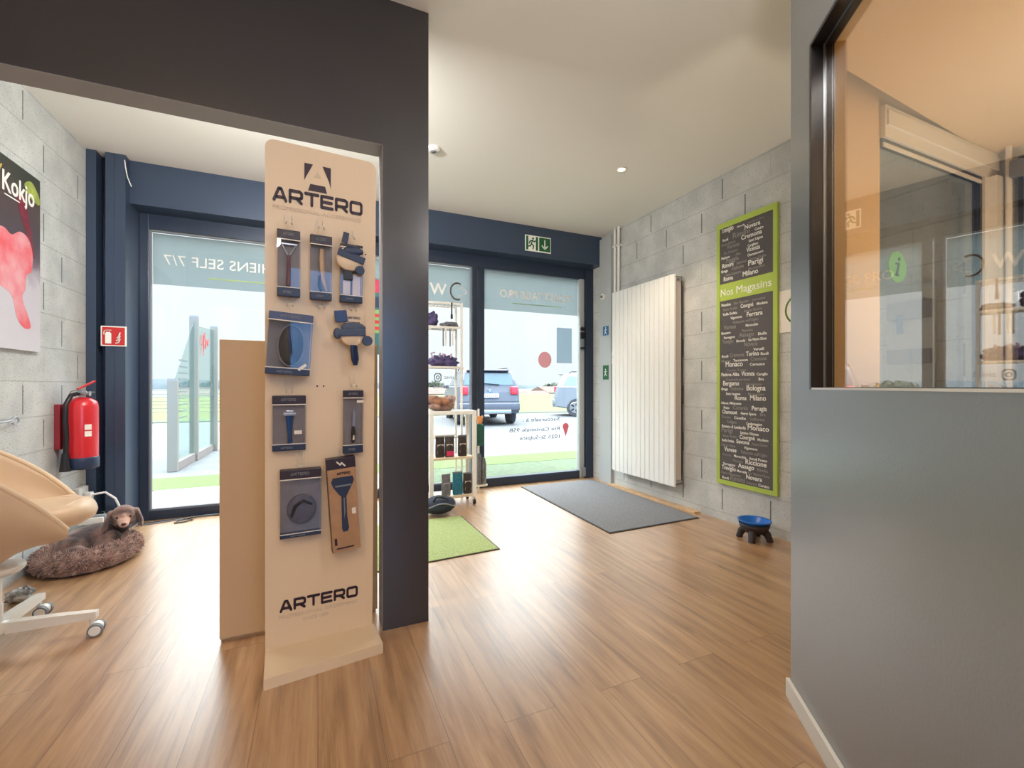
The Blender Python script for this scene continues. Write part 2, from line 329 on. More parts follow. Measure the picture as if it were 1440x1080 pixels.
# ---------------------------------------------------------------- lettering
_tcache = {}
def text_geo(s, bold=0.):
    key = (s, bold)
    if key in _tcache: return _tcache[key]
    cu = bpy.data.curves.new('lettering', 'FONT'); cu.body = s; cu.size = 1; cu.offset = bold; cu.resolution_u = 3
    ob = bpy.data.objects.new('lettering', cu); COL.objects.link(ob)
    dg = bpy.context.evaluated_depsgraph_get(); ev = ob.evaluated_get(dg); me = ev.to_mesh()
    vs = [v.co[:] for v in me.vertices]; fs = [tuple(p.vertices) for p in me.polygons]
    ev.to_mesh_clear(); bpy.data.objects.remove(ob); bpy.data.curves.remove(cu)
    x0 = min(v[0] for v in vs) if vs else 0; x1 = max(v[0] for v in vs) if vs else 1
    _tcache[key] = ([(v[0]-x0, v[1], 0) for v in vs], fs, x1-x0); return _tcache[key]
def put_text(mb, s, X, size, width=None, bold=0., th=.0012, mirror=False):
    """text in the local XY plane of X, origin bottom left; width fits it; thin solid"""
    vs, fs, w_ = text_geo(s, bold); sx = (width/w_) if width else size
    W = w_*sx
    pts = [((W-v[0]*sx) if mirror else v[0]*sx, v[1]*size, 0) for v in vs]
    n = len(pts); top = [(p[0], p[1], th) for p in pts]
    mb.add(pts+top, fs+[tuple(i+n for i in reversed(f)) for f in fs], X, False)
    # edges around
    cnt = {}
    for f in fs:
        for i in range(len(f)):
            a, b = f[i], f[(i+1) % len(f)]
            cnt[(a, b)] = 1
    side = [(a, b, b+n, a+n) for (a, b) in cnt if (b, a) not in cnt]
    mb.add(pts+top, side, X, False)
    return W
def stroke(mb, pts, wd, X, th=.0012, loop=False, dot=True):
    n = len(pts)
    for i in range(n if loop else n-1):
        a = Vector(pts[i]); b = Vector(pts[(i+1) % n]); d = (b-a); l = d.length
        if l < 1e-6: continue
        d /= l; q = Vector((-d.y, d.x))*wd/2
        poly = [(a+q)[:], (b+q)[:], (b-q)[:], (a-q)[:]]
        mb.prism(poly, 0, th, 'XY', X)
    if dot:
        for p in pts: mb.prism([(p[0]+wd/2*math.cos(k*PI/4), p[1]+wd/2*math.sin(k*PI/4)) for k in range(8)], 0, th, 'XY', X)
GL = {'A': [[(.12, .08), (.5, .9), (.7, .9), (1.08, .08)], [(.32, .3), (.88, .3)]],
 'R': [[(.1, .1), (.1, .9), (.9, .9), (1.06, .8), (1.06, .5), (.9, .4), (.14, .4)], [(.62, .4), (1.04, .1)]],
 'T': [[(.06, .9), (1.14, .9)], [(.6, .9), (.6, .1)]],
 'E': [[(1.08, .9), (.12, .9), (.12, .1), (1.08, .1)], [(.12, .5), (1.0, .5)]],
 'O': [[(.2, .9), (.98, .9), (1.08, .8), (1.08, .2), (.98, .1), (.2, .1), (.1, .2), (.1, .8), (.2, .9)]]}
def wide_word(mb, s, X, h, width, wd=.24):
    adv = 1.32; tot = adv*len(s)-.12
    S = Matrix.Diagonal((width/tot, h, 1, 1))
    for i, ch in enumerate(s):
        for pl in GL[ch]: stroke(mb, pl, wd, X @ S @ T(i*adv, 0, 0), dot=True)

# ================================================================== THE SETTING
XL, XR, YF, YH, ZC = -1.59, 3.106, 4.584, 4.386, 2.9
struct(BOX(-1.8, 3.3, -3.3, 4.72, -.06, 0), 'floor', MATS['oak'])
struct(BOX(-1.8, 3.3, -3.3, 4.72, ZC, ZC+.08), 'ceiling', M['plaster'])
struct(BOX(XL-.15, XL, -3.3, 4.72, 0, ZC), 'wall_left', M['block_y'])
struct(BOX(XR, XR+.15, -3.3, 4.72, 0, ZC), 'wall_right', M['block_y'])
# back wall with a window behind the photographer
b = MB(); b.box(XL, .5, -3.3, -3.2, 0, ZC); b.box(2.2, XR, -3.3, -3.2, 0, ZC); b.box(.5, 2.2, -3.3, -3.2, 0, .9); b.box(.5, 2.2, -3.3, -3.2, 2.4, ZC)
struct(b, 'wall_back', M['plaster'])
# front beam
b = MB(); b.box(-1.36, XR, YH, 4.72, 2.56, ZC); b.box(-1.36, XR, YH-.006, YH, 2.56, 2.6)
struct(b, 'wall_front', M['blue'])
# corner post, left: stepped steel profile
b = MB(); b.box(-1.588, -1.53, 4.30, 4.70, 0, ZC); b.box(-1.53, -1.475, 4.42, 4.70, 0, ZC); b.box(-1.475, -1.355, 4.30, 4.70, 0, ZC); b.box(-1.425, -1.42, 4.297, 4.3, 0, ZC)
struct(b, 'trim_1', M['blue'])
# grey corner strip on the right wall
b = MB(); b.box(3.07, 3.105, 4.16, 4.38, 0, 2.86, bev=.004)
struct(b, 'trim_2', M['greypost'])
struct(BOX(3.0, 3.105, 4.56, 4.7, 0, 2.56), 'trim_3', M['blue2'])
# the oak floor's border step by the right wall
struct(BOX(3.03, 3.105, 2.9, 4.15, 0, .012), 'trim_4', M['wood'])

# partition with the wide opening (left) and pier
b = MB(); b.box(XL, .272, 2.083, 2.2, 2.227, ZC); b.box(.272, .483, 2.083, 2.2, 0, ZC)
b.mi = 1; b.box(XL, .2695, 2.0835, 2.1995, 2.2245, 2.228); b.box(.2695, .2725, 2.0835, 2.1995, 0.0, 2.2245)
struct(b, 'wall_partition', [M['dark'], M['soffit']])
# oblique slate wall with an interior window
A0 = Vector((1.557, 1.045, 0)); AZ = math.radians(36.6)
dW = Vector((-math.sin(AZ), -math.cos(AZ), 0)); nW = Vector((math.cos(AZ), -math.sin(AZ), 0))   # nW points away from the camera
WX = Matrix(((dW.x, nW.x, 0, A0.x), (dW.y, nW.y, 0, A0.y), (0, 0, 1, 0), (0, 0, 0, 1)))            # local x along wall, y into wall
T0, T1, SILL, HEAD, TH, WEND = .163, 1.15, 1.110, 2.225, .10, 1.42
b = MB()
for (x0, x1, z0, z1) in ((0, T0, 0, ZC), (T1, WEND, 0, ZC), (T0, T1, 0, SILL), (T0, T1, HEAD, ZC)):
    b.mi = 0; b.box(x0, x1, 0, TH-.005, z0, z1, WX); b.mi = 1; b.box(x0+(.005 if x0 == 0 else 0), x1, TH-.005, TH, z0, z1, WX)
struct(b, 'wall_oblique', [M['grey'], M['beige']])
struct(BOX(-.012, WEND, -.013, 0, 0, .065, WX, bev=.002), 'baseboard_oblique', M['white'])
# interior window
wf = thing('window_3', None, None, mtx=WX @ T(T0, 0, SILL), kind='structure')
Hh, Ww = HEAD-SILL, T1-T0
b = MB(); fd = .058
b.box(0, .012, -.004, fd, 0, Hh); b.box(Ww-.012, Ww, -.004, fd, 0, Hh); b.box(.012, Ww-.012, -.004, fd, Hh-.012, Hh); b.box(.012, Ww-.012, .03, fd, 0, .008)
b.box(.012, .022, .036, fd, .008, Hh-.012); b.box(.022, Ww-.012, .036, fd, Hh-.022, Hh-.012)
b.build('window_frame', M['frame_black'], wf, local=True)
b = MB(); b.box(.012, .0145, .031, .036, .008, Hh-.012); b.box(.0145, Ww-.012, .033, .036, Hh-.0145, Hh-.012); b.build('gasket', M['steel'], wf, local=True)
b = MB(); b.box(0, Ww, fd, TH, 0, .006); b.box(.012, Ww-.012, -.003, .03, 0, .006)
b.build('window_sill', M['whitegloss'], wf, local=True)
b = MB(); b.box(0, .004, fd, TH, .006, Hh); b.box(.004, Ww, fd, TH, Hh-.004, Hh); b.build('reveal_lining', M['beige'], wf, local=True)
BOX(.022, Ww-.012, .044, .047, .008, Hh-.022).build('glass_pane', M['glass_thick'], wf, local=True)

# side room behind the oblique wall
CE = A0+dW*WEND
b = MB(); b.prism([(A0.x+.085, A0.y-.07), (XR, A0.y+.01), (XR, -.1), (CE.x+.08, CE.y-.03)], 2.28, 2.34); struct(b, 'ceiling.001', M['beige'])
b = MB(); b.box(1.64, 2.12, 1.05, 1.085, 0, ZC); b.box(2.12, 3.02, 1.05, 1.085, 2.142, ZC); struct(b, 'wall_side', [M['beige']])
struct(BOX(CE.x+.06, XR, -.2, -.1, 0, ZC), 'wall_side_back', M['beige'])
# glazed door in that wall
dr = thing('door_2', None, None, (2.12, 1.05, 0), kind='structure')
b = MB(); b.box(2.12, 3.1, 1.03, 1.049, 2.142, 2.275, bev=.003); b.box(2.13, 3.09, 1.022, 1.03, 2.19, 2.25); b.build('door_header', M['white'], dr)
b = MB(); b.box(3.0, 3.08, 1.0, 1.085, 0, 2.142); b.build('door_casing', M['white'], dr)
b = MB(); b.box(2.945, 2.965, 1.04, 1.07, 0, 2.14); b.box(2.12, 2.945, 1.04, 1.07, 2.12, 2.14); b.box(2.12, 2.945, 1.04, 1.07, 0, .08)
b.mi = 1; b.box(2.965, 3.0, 1.03, 1.075, 0, 2.14); b.box(2.12, 2.945, 1.034, 1.04, 2.105, 2.12)
b.build('door_frame', [M['frame_black'], M['white']], dr)
BOX(2.125, 2.945, 1.054, 1.058, .08, 2.12).build('glass_pane', glass_mat('glass_thin', 1.25, (.97, .98, .98)), dr)
pp = MB(); pp.cyl((3.06, .98, 0), (3.06, .98, 2.28), .012, seg=12); tag(pp.build('wall_pipe', M['whitegloss']), 'thin white vertical pipe in the side room beside the glazed door', 'pipe')
tr = thing('sliding_rail', 'dark vertical rail with grey bracket at right edge of the interior window view', 'rail', (3.09, .945, 0))
BOX(3.075, 3.1, .937, .953, .1, 2.22).build('track', M['frame_black'], tr)
b = MB(); b.box(3.03, 3.075, .93, .97, 2.12, 2.2, bev=.004); b.build('bracket', M['plasticgrey'], tr)

# façade glazing -------------------------------------------------------------
def facade_window(name, x0, x1, zt=2.42, zb=.09, sash=True):
    t = thing(name, None, None, (x0, YF, 0), kind='structure'); b = MB()
    b.mi = 0; b.box(x0-.012, x0+.0, YF+.012, YF+.03, zb-.012, zt+.012); b.box(x1, x1+.012, YF+.012, YF+.03, zb-.012, zt+.012)
    b.box(x0, x1, YF+.012, YF+.03, zb-.012, zb); b.box(x0, x1, YF+.012, YF+.03, zt, zt+.012)
    b.build('glazing_bead', M['plasticgrey'], t)
    BOX(x0, x1, YF+.034, YF+.042, zb, zt).build('glass_pane', M['glass'], t)
    BOX(x0+.004, x1-.004, YF+.0425, YF+.0435, 1.985, zt-.004).build('frosted_band', M['frost'], t)
    return t
FX = lambda x, z, y=YF+.031: T(x, y, z) @ RX(PI/2)      # text plane facing the room (-Y)
# frames between the panes
b = MB(); b.box(-1.355, -1.292, YF, 4.68, 0, 2.56, bev=.004); b.box(-1.292, 3.0, YF, 4.68, 2.436, 2.56); b.box(-1.292, 1.56, YF, 4.68, 0, .078, bev=.004)
b.box(.36, .44, YF, 4.68, .07, 2.45, bev=.004)
struct(b, 'trim_5', M['blue2'])
b = MB(); b.box(1.548, 1.605, YF-.005, 4.69, 0, 2.45, bev=.004); b.mi = 1; b.box(1.605, 1.613, YF+.02, 4.66, 0, 2.44)
struct(b, 'trim_6', [M['blue2'], M['steel']])
w1 = facade_window('window_1', -1.28, .348)
b = MB(); put_text(b, 'CHIENS SELF 7/7', FX(-1.2, 2.155), .125, .90, mirror=True); b.build('lettering', M['chalk'], w1)
BOX(-.88, -.1, YF+.0295, YF+.031, 2.062, 2.07).build('underline', M['green'], w1, )
w2 = facade_window('window_2', .452, 1.536)
b = MB(); put_text(b, 'W', FX(1.08, 2.10), .17, .19, bold=.02, mirror=True)
cx, cz = 1.385, 2.15
pts = [(cx+.075*math.cos(a), cz+.09*math.sin(a)) for a in [math.radians(60+k*14) for k in range(18)]]
stroke(b, [(p[0], p[1]) for p in pts], .022, T(0, YF+.031, 0) @ RX(PI/2))
hd = [(.0, .035), (.03, .05), (.045, .03), (.09, .005), (.085, -.015), (.05, -.02), (.035, -.045), (-.01, -.05)]
stroke(b, [(cx+x+.02, cz+z) for x, z in hd], .01, T(0, YF+.031, 0) @ RX(PI/2))
b.build('lettering', M['chalk'], w2)
b = MB(); rr = [(.0+.035*c, .0+.04*s_) for c, s_ in ((-1, -.6), (-1, .6), (-.6, 1), (.6, 1), (1, .6), (1, -.6), (.6, -1), (-.6, -1))]
stroke(b, [(1.17+x, 1.215+z) for x, z in rr], .012, FX(0, 0), loop=True); stroke(b, [(1.17+.016*math.cos(k*PI/5), 1.215+.018*math.sin(k*PI/5)) for k in range(10)], .009, FX(0, 0), loop=True)
rr2 = [(1.045, 1.17), (1.045, 1.26), (1.03, 1.255)]; stroke(b, rr2, .011, FX(0, 0))
put_text(b, 'Suivez', FX(1.24, 1.2), .06, .13, mirror=True); put_text(b, 'nous', FX(1.12, 1.1), .06, .16, mirror=True)
b.build('sticker', mat('sticker_grey', (150, 164, 176), .6), w2)
d1 = thing('door_1', None, None, (1.62, YF, 0), kind='structure')
b = MB(); b.box(1.62, 1.69, YF+.004, 4.66, .0, 2.436, bev=.004); b.box(1.69, 2.925, YF+.004, 4.66, 0, .095, bev=.004); b.box(1.69, 2.925, YF+.004, 4.66, 2.428, 2.436)
b.box(2.09, 2.42, YF-.012, YF+.01, 2.425, 2.45, bev=.003)
b.build('door_frame', M['blue2'], d1)
b = MB(); b.box(2.925, 2.995, YF+.004, 4.66, 0.0, 2.436, bev=.006); b.build('door_stile', M['greypost'], d1)
BOX(1.69, 2.925, YF+.034, YF+.042, .095, 2.428).build('glass_pane', M['glass'], d1)
BOX(1.694, 2.921, YF+.0425, YF+.0435, 1.985, 2.424).build('frosted_band', M['frost'], d1)
b = MB(); put_text(b, 'TOILETTAGE PRO', FX(1.885, 2.135), .122, .94, bold=.016, mirror=True); b.build('lettering', M['chalk'], d1)
BOX(2.04, 2.68, YF+.0295, YF+.031, 2.068, 2.076).build('underline', MATS.get('x') or mat('pale_green_film', (196, 214, 178), .6), d1)
b = MB(); b.prism([(2.46+.088*math.cos(k*PI/18), 1.435+.095*math.sin(k*PI/18)) for k in range(36)], YF+.0305, YF+.032, 'XZ'); b.build('round_sticker', mat('faded_red', (204, 150, 150), .6), d1)
BOX(2.62, 2.83, YF+.0305, YF+.032, 1.40, 1.825).build('paper_notice', mat('back_of_notice', (172, 186, 196), .7), d1)
b = MB(); put_text(b, 'Succursale à :', FX(2.17, .71), .062, .49, bold=.006, mirror=True); put_text(b, 'Rte Cantonale 95B', FX(2.0, .595), .062, .66, bold=.006, mirror=True)
put_text(b, '1025 St-Sulpice', FX(2.13, .50), .062, .53, bold=.006, mirror=True); b.build('address_lettering', mat('address_grey', (104, 108, 120), .6), d1)
b = MB(); dp = [(2.745+.042*math.cos(a), .635+.042*math.sin(a)) for a in [math.radians(-30+k*15) for k in range(17)]]+[(2.745, .515)]
b.prism(dp, YF+.0305, YF+.032, 'XZ'); b.build('map_pin_sticker', mat('pin_red', (190, 110, 118), .6), d1)
b = MB()
for z0, z1 in ((1.80, 1.84), (1.70, 1.78), (1.57, 1.60)): b.box(2.93, 2.985, YF-.022, YF+.004, z0, z1, bev=.003)
b.mi = 1; b.box(2.935, 2.98, YF-.008, YF+.004, 1.55, 1.86)
b.build('lock', [M['black'], M['steel']], d1)
b = MB(); b.box(2.95, 3.0, YF-.02, YF, .02, .13, bev=.003); b.build('bottom_hinge', M['steel'], d1)

# ================================================================== WALL AND CEILING FITTINGS
dl = thing('ceiling_downlight', 'small glowing recessed downlight in the white ceiling', 'ceiling light', (2.278, 2.941, ZC), group=None)
b = MB(); b.lathe([(.032, -.001), (.045, -.001), (.047, -.005), (.03, -.006), (.03, -.001)], (2.278, 2.941, ZC), seg=24, close=False); b.build('trim_ring', M['white'], dl)
b = MB(); b.lathe([(.001, -.002), (.026, -.002), (.026, -.0005), (.001, -.0005)], (2.278, 2.941, ZC), seg=20); b.build('bulb', M['bulb'], dl)
for i, (x, y, z, p) in enumerate(ROOM_LAMPS+SIDE_LAMPS):
    nm = ['round ceiling lamp behind the photographer, nearer the dark partition', 'round ceiling lamp in the rear near the left block wall', 'round ceiling lamp in the side room behind the interior window'][i]
    t = thing('ceiling_lamp', nm, 'ceiling light', (x, y, z), group=None)
    b = MB(); b.lathe([(.085, 0), (.095, 0), (.095, -.02), (.085, -.02)], (x, y, z), close=False); b.lathe([(.085, -.02), (.085, 0)], (x, y, z), close=False); b.build('lamp_ring', M['white'], t)
    b = MB(); b.lathe([(.001, -.004), (.084, -.004), (.084, -.001), (.001, -.001)], (x, y, z)); b.build('diffuser', mat('lamp_diffuser', (255, 226, 180), .5, emit=(255, 214, 160), estr=3), t)
for i, (x, y, z, p) in enumerate(FILL_GLOBES):  # bodies of the added fill globes, out of view
    t = thing('fill_globe', ['added unseen opal fill globe above the photographer', 'added unseen opal fill globe in the rear of the room'][i], 'fill light', (x, y, z))
    b = MB(); b.lathe([(.001, -.10), (.05, -.0866), (.0866, -.05), (.10, 0), (.0866, .05), (.05, .0866)], (x, y, z), close=False); b.build('globe_shade', mat('opal_glass', (250, 240, 226), .4, emit=(255, 236, 206), estr=1.2, alpha=.25), t)
    b = MB(); b.cyl((x, y, z+.09), (x, y, z+.14), .03, .02); b.cyl((x, y, z+.14), (x, y, ZC-.02), .003, seg=6); b.cyl((x, y, ZC-.02), (x, y, ZC), .05); b.build('cord', M['white'], t)
t = thing('fill_strip', 'added unseen white fill strip high on the window side of the dark beam', 'strip light', (-.33, 2.23, 2.5))  # body of the added fill behind the beam, out of view
BOX(-.62, -.04, 2.2, 2.235, 2.46, 2.58, bev=.004).build('housing', M['white'], t); BOX(-.60, -.06, 2.235, 2.25, 2.49, 2.55, bev=.004).build('diffuser', mat('fill_strip_diffuser', (255, 246, 230), .5, emit=(255, 240, 215), estr=2), t)
t = thing('fill_uplighter', 'added unseen fill uplighter with upward bowl in the side room below the interior window', 'floor lamp', (2.35, .35, 0))  # body of the added upward fill, hidden below the sill
b = MB(); b.lathe([(.001, 0), (.13, 0), (.13, .015), (.012, .03), (.012, .93), (.001, .93)], (2.35, .35, 0)); b.build('base', M['black'], t)
b = MB(); b.lathe([(.02, .92), (.08, .94), (.12, .99), (.13, 1.0), (.118, .995), (.075, .95), (.02, .935)], (2.35, .35, 0), close=False); b.build('lamp_shade', M['white_metal'], t)
t = thing('smoke_detector', 'round white smoke detector on the ceiling beside the dark pier', 'smoke detector', (.79, 3.25, ZC))
b = MB(); b.lathe([(.05, 0), (.052, -.012), (.045, -.022), (.001, -.024)], (.79, 3.25, ZC)); b.build('housing', M['white'], t)
b = MB(); b.lathe([(.02, -.0235), (.022, -.0265), (.001, -.028)], (.79, 3.25, ZC)); b.build('sensor', M['plasticgrey'], t)

# exit sign
t = thing('exit_sign', 'green and white emergency exit sign on the blue beam above the door', 'exit sign', (2.245, YH, 2.62))
BOX(2.085, 2.405, YH-.02, YH-.006, 2.615, 2.79, bev=.002).build('sign_plate', M['signwhite'], t)
b = MB(); b.box(2.255, 2.395, YH-.0225, YH-.0195, 2.627, 2.778); b.build('green_field', M['signgreen'], t)
for xa in (2.095, 2.215): BOX(xa, xa+.025, YH-.0225, YH-.0195, 2.627, 2.778).build('door_symbol', M['signgreen'], t)
b = MB(); S_ = T(2.167, YH-.0195, 2.70) @ RX(PI/2)
b.prism([(.012+.012*math.cos(k*PI/6), .056+.012*math.sin(k*PI/6)) for k in range(12)], 0, .003, 'XY', S_)
for pl in ([(.004, .036), (-.008, -.004)], [(-.008, -.004), (.018, -.022), (.012, -.056)], [(-.008, -.004), (-.022, -.03), (-.046, -.034)], [(.004, .034), (.03, .02), (.04, .034)], [(.0, .034), (-.026, .022), (-.034, .0)]): stroke(b, pl, .013, S_, .003)
b.build('running_figure', M['signgreen'], t)
b = MB(); S_ = T(2.325, YH-.0222, 2.70) @ RX(PI/2); stroke(b, [(0, .05), (0, -.045)], .014, S_, .002); stroke(b, [(-.034, -.012), (0, -.048), (.034, -.012)], .014, S_, .002); b.build('arrow', M['signwhite'], t)
# extinguisher sign on the post
t = thing('extinguisher_sign', 'square red fire extinguisher sign on the left blue post', 'sign', (-1.415, 4.3, 1.41))
BOX(-1.498, -1.345, 4.286, 4.297, 1.425, 1.578, bev=.002).build('sign_plate', M['signwhite'], t)
BOX(-1.489, -1.354, 4.283, 4.2865, 1.434, 1.569).build('red_field', M['signred'], t)
b = MB(); S_ = T(-1.452, 4.2832, 1.50) @ RX(PI/2)
b.prism([(-.018, -.055), (.018, -.055), (.018, .02), (.01, .032), (-.01, .032), (-.018, .02)], 0, .002, 'XY', S_); stroke(b, [(-.012, .045), (.016, .045)], .007, S_, .002); stroke(b, [(0, .045), (-.024, .04), (-.026, .015)], .006, S_, .002)
for k in range(3): stroke(b, [(.045+.004*k, -.052+.02*k), (.062, -.045+.022*k), (.07, -.02+.024*k)], .008, S_, .002)
b.build('pictogram', M['signwhite'], t)
b = MB(); b.tube([(-1.36, 4.30, 2.86), (-1.35, 4.285, 2.80), (-1.335, 4.28, 2.72), (-1.315, 4.29, 2.66)], .004, 6); tag(b.build('loose_wire', M['cablew']), 'short white wire hanging from the ceiling at the left blue post', 'wire')

# right-hand post fittings
t = thing('alarm_sensor', 'round white sensor on the grey strip beside the radiator, highest fitting', 'sensor', (3.07, 4.29, 2.168))
b = MB(); b.cyl((3.07, 4.29, 2.168), (3.04, 4.29, 2.168), .036, .034, 20); b.build('housing', M['white'], t)
b = MB(); b.cyl((3.04, 4.29, 2.168), (3.025, 4.29, 2.168), .02, .014, 16); b.build('lens', M['plasticgrey'], t)
def small_sign(z0, z1, col, nm, lab):
    t = thing(nm, lab, 'sign', (3.068, 4.25, z0)); BOX(3.065, 3.0695, 4.20, 4.305, z0, z1).build('sign_plate', col, t); b = MB(); zc = (z0+z1)/2
    S2 = Matrix(((0, 0, -1, 3.065), (-1, 0, 0, 4.2525), (0, 1, 0, zc), (0, 0, 0, 1)))
    b.prism([(.008*math.cos(k*PI/5), .034+.008*math.sin(k*PI/5)) for k in range(10)], 0, .001, 'XY', S2); stroke(b, [(0, .02), (-.004, -.008), (.016, -.04)], .01, S2, .001); stroke(b, [(-.022, .006), (.022, .012)], .008, S2, .001); stroke(b, [(-.004, -.008), (-.018, -.04)], .009, S2, .001)
    b.build('pictogram', M['signwhite'], t)
small_sign(1.715, 1.82, M['signblue'], 'blue_sign', 'small blue safety sign on the grey strip left of the radiator')
small_sign(1.20, 1.365, M['signgreen'], 'green_sign', 'small green safety sign on the grey strip left of the radiator')
t = thing('thermostat', 'small white wall box between the grey strip and the radiator', 'thermostat', (3.1, 4.13, 1.44))
BOX(3.078, 3.105, 4.10, 4.155, 1.375, 1.51, bev=.005).build('housing', M['white'], t); BOX(3.074, 3.079, 4.112, 4.143, 1.44, 1.47).build('button', M['plasticgrey'], t)
for k, (y, l) in enumerate(((4.075, 'white heating pipe above the radiator, nearer the grey strip'), (4.01, 'white heating pipe above the radiator, farther from the grey strip'))):
    t = thing('heating_pipe', l, 'pipe', (3.065, y, 2.12)); b = MB(); b.cyl((3.065, y, 2.10), (3.065, y, 2.9), .014, seg=12); b.build('pipe', M['whitegloss'], t)
    b = MB(); b.box(3.045, 3.105, y-.022, y+.022, 2.685, 2.705, bev=.003); b.build('clip', M['white'], t)

# ------------------------------------------------ radiator
t = thing('panel_radiator', 'tall white vertical panel radiator with grooved front on the right block wall', 'radiator', (3.04, 3.55, .2))
x0r, y0r, y1r, z0r, z1r = 2.975, 3.075, 4.01, .2, 2.15
b = MB(); ng = 14; st = (y1r-y0r)/ng
for k in range(ng): b.box(x0r, x0r+.012, y0r+k*st+.004, y0r+(k+1)*st-.004, z0r, z1r, bev=.003)
b.box(x0r+.008, x0r+.014, y0r, y1r, z0r, z1r); b.build('front_panel', M['whitegloss'], t)
b = MB(); b.box(x0r+.014, 3.072, y0r+.006, y0r+.012, z0r+.02, z1r-.02); b.box(x0r+.014, 3.072, y1r-.012, y1r-.006, z0r+.02, z1r-.02); b.box(x0r+.014, 3.072, y0r+.006, y1r-.006, z1r-.026, z1r-.02); b.box(x0r+.014, 3.072, y0r+.006, y1r-.006, z0r+.02, z0r+.026)
b.box(3.06, 3.072, y0r+.006, y1r-.006, z0r+.02, z1r-.02); b.build('body', mat('radiator_side', (206, 198, 196), .4), t)
b = MB(); b.box(3.072, 3.104, y0r+.03, y0r+.07, z0r+.1, z1r-.1); b.box(3.072, 3.104, y1r-.07, y1r-.03, z0r+.1, z1r-.1); b.build('bracket', M['plasticgrey'], t)
for z in (z0r+.05, z1r-.05):
    b = MB(); b.cyl((3.02, y0r+.006, z), (3.02, y0r-.014, z), .014, seg=12); b.cyl((3.02, y0r-.014, z), (3.02, y0r-.02, z), .009, seg=8); b.cyl((3.05, y0r+.006, z), (3.05, y0r-.008, z), .01, seg=10); b.build('valve', M['steel'], t)

# ------------------------------------------------ word board
BX = 3.078
BM = Matrix(((0, 0, -1, BX), (-1, 0, 0, 2.703), (0, 1, 0, 0), (0, 0, 0, 1)))     # local x -> -Y, y -> Z, z -> -X (towards the room)
t = thing('word_board', 'tall lime framed board of white city names reading Nos Magasins on the block wall', 'sign board', (BX, 2.4355, .31))
BW, BZ0, BZ1 = .535, .31, 2.475
BOX(.004, BW-.004, BZ0+.004, BZ1-.004, -.018, -.006, BM).build('print_panel', M['board'], t)
b = MB(); b.box(0, .032, BZ0, BZ1, -.022, 0, BM); b.box(BW-.032, BW, BZ0, BZ1, -.022, 0, BM); b.box(.032, BW-.032, BZ0, BZ0+.035, -.022, 0, BM); b.box(.032, BW-.032, BZ1-.045, BZ1, -.022, 0, BM)
b.box(.032, BW-.032, 1.828, 1.968, -.018, -.003, BM); b.build('green_frame', M['green'], t)
b = MB(); put_text(b, 'Nos', BM @ T(.04, 1.868, -.003), .085, .12); b.build('title_lettering', M['chalk'], t); b = MB(); put_text(b, 'Magasins', BM @ T(.19, 1.868, -.003), .085, .30); b.build('title_lettering', M['chalk'], t)
rows = """Treviglio:.06:.26:1|Mercede:.02:.15:1|San Vittore Olona:.02:.3:0
 :.1:.1:0|Novara:.05:.3:1
Rodi:.03:.12:1|Rimini:.06:.34:0|Corsico:.03:.16:1
Monza Brianza:.03:.3:0|Cremona:.05:.4:1
Verona:.05:.27:0|Saint Sulpice:.03:.27:1
S.S. Giovanni:.03:.3:0|Corigliano:.03:.2:1
Padova:.03:.18:1|Alba:.03:.1:0|Vicenza:.05:.26:1
Foggia:.05:.26:0|Osmannoro:.03:.3:1
Rimini:.05:.24:1|Palermo:.03:.2:0|Sesto Giulio:.03:.3:0
Braga:.03:.14:1|Dalmine:.04:.24:0|Parigi:.06:.28:1
Saint Lausanne:.03:.32:0|Montecatini:.03:.3:0
Roma:.05:.2:1|Milano:.055:.3:1"""
def rows_geo(rows, ztop, zbot):
    R_ = [r.strip() for r in rows.strip().split('\n')]; st = (ztop-zbot)/len(R_); bb, bd = MB(), MB()
    for i, r in enumerate(R_):
        z = ztop-(i+.85)*st; items = [q.split(':') for q in r.split('|')]; items = [(a.strip(), float(s), float(w_), int(k)) for a, s, w_, k in items]
        tot = sum(w_ for _, _, w_, _ in items); x = .045; avail = BW-.09; sp = (1-min(tot, .98))/max(1, len(items))
        x += sp*avail*(.0 if i % 3 == 0 else .5 if i % 3 == 1 else .2)
        for a, s, w_, k in items:
            if a: put_text(bb if k else bd, a, BM @ T(x, z, -.006), s*1.0, w_*avail/max(1, tot/.98), bold=.012)
            x += (w_/max(1, tot/.98)+sp*.8)*avail
    return bb, bd
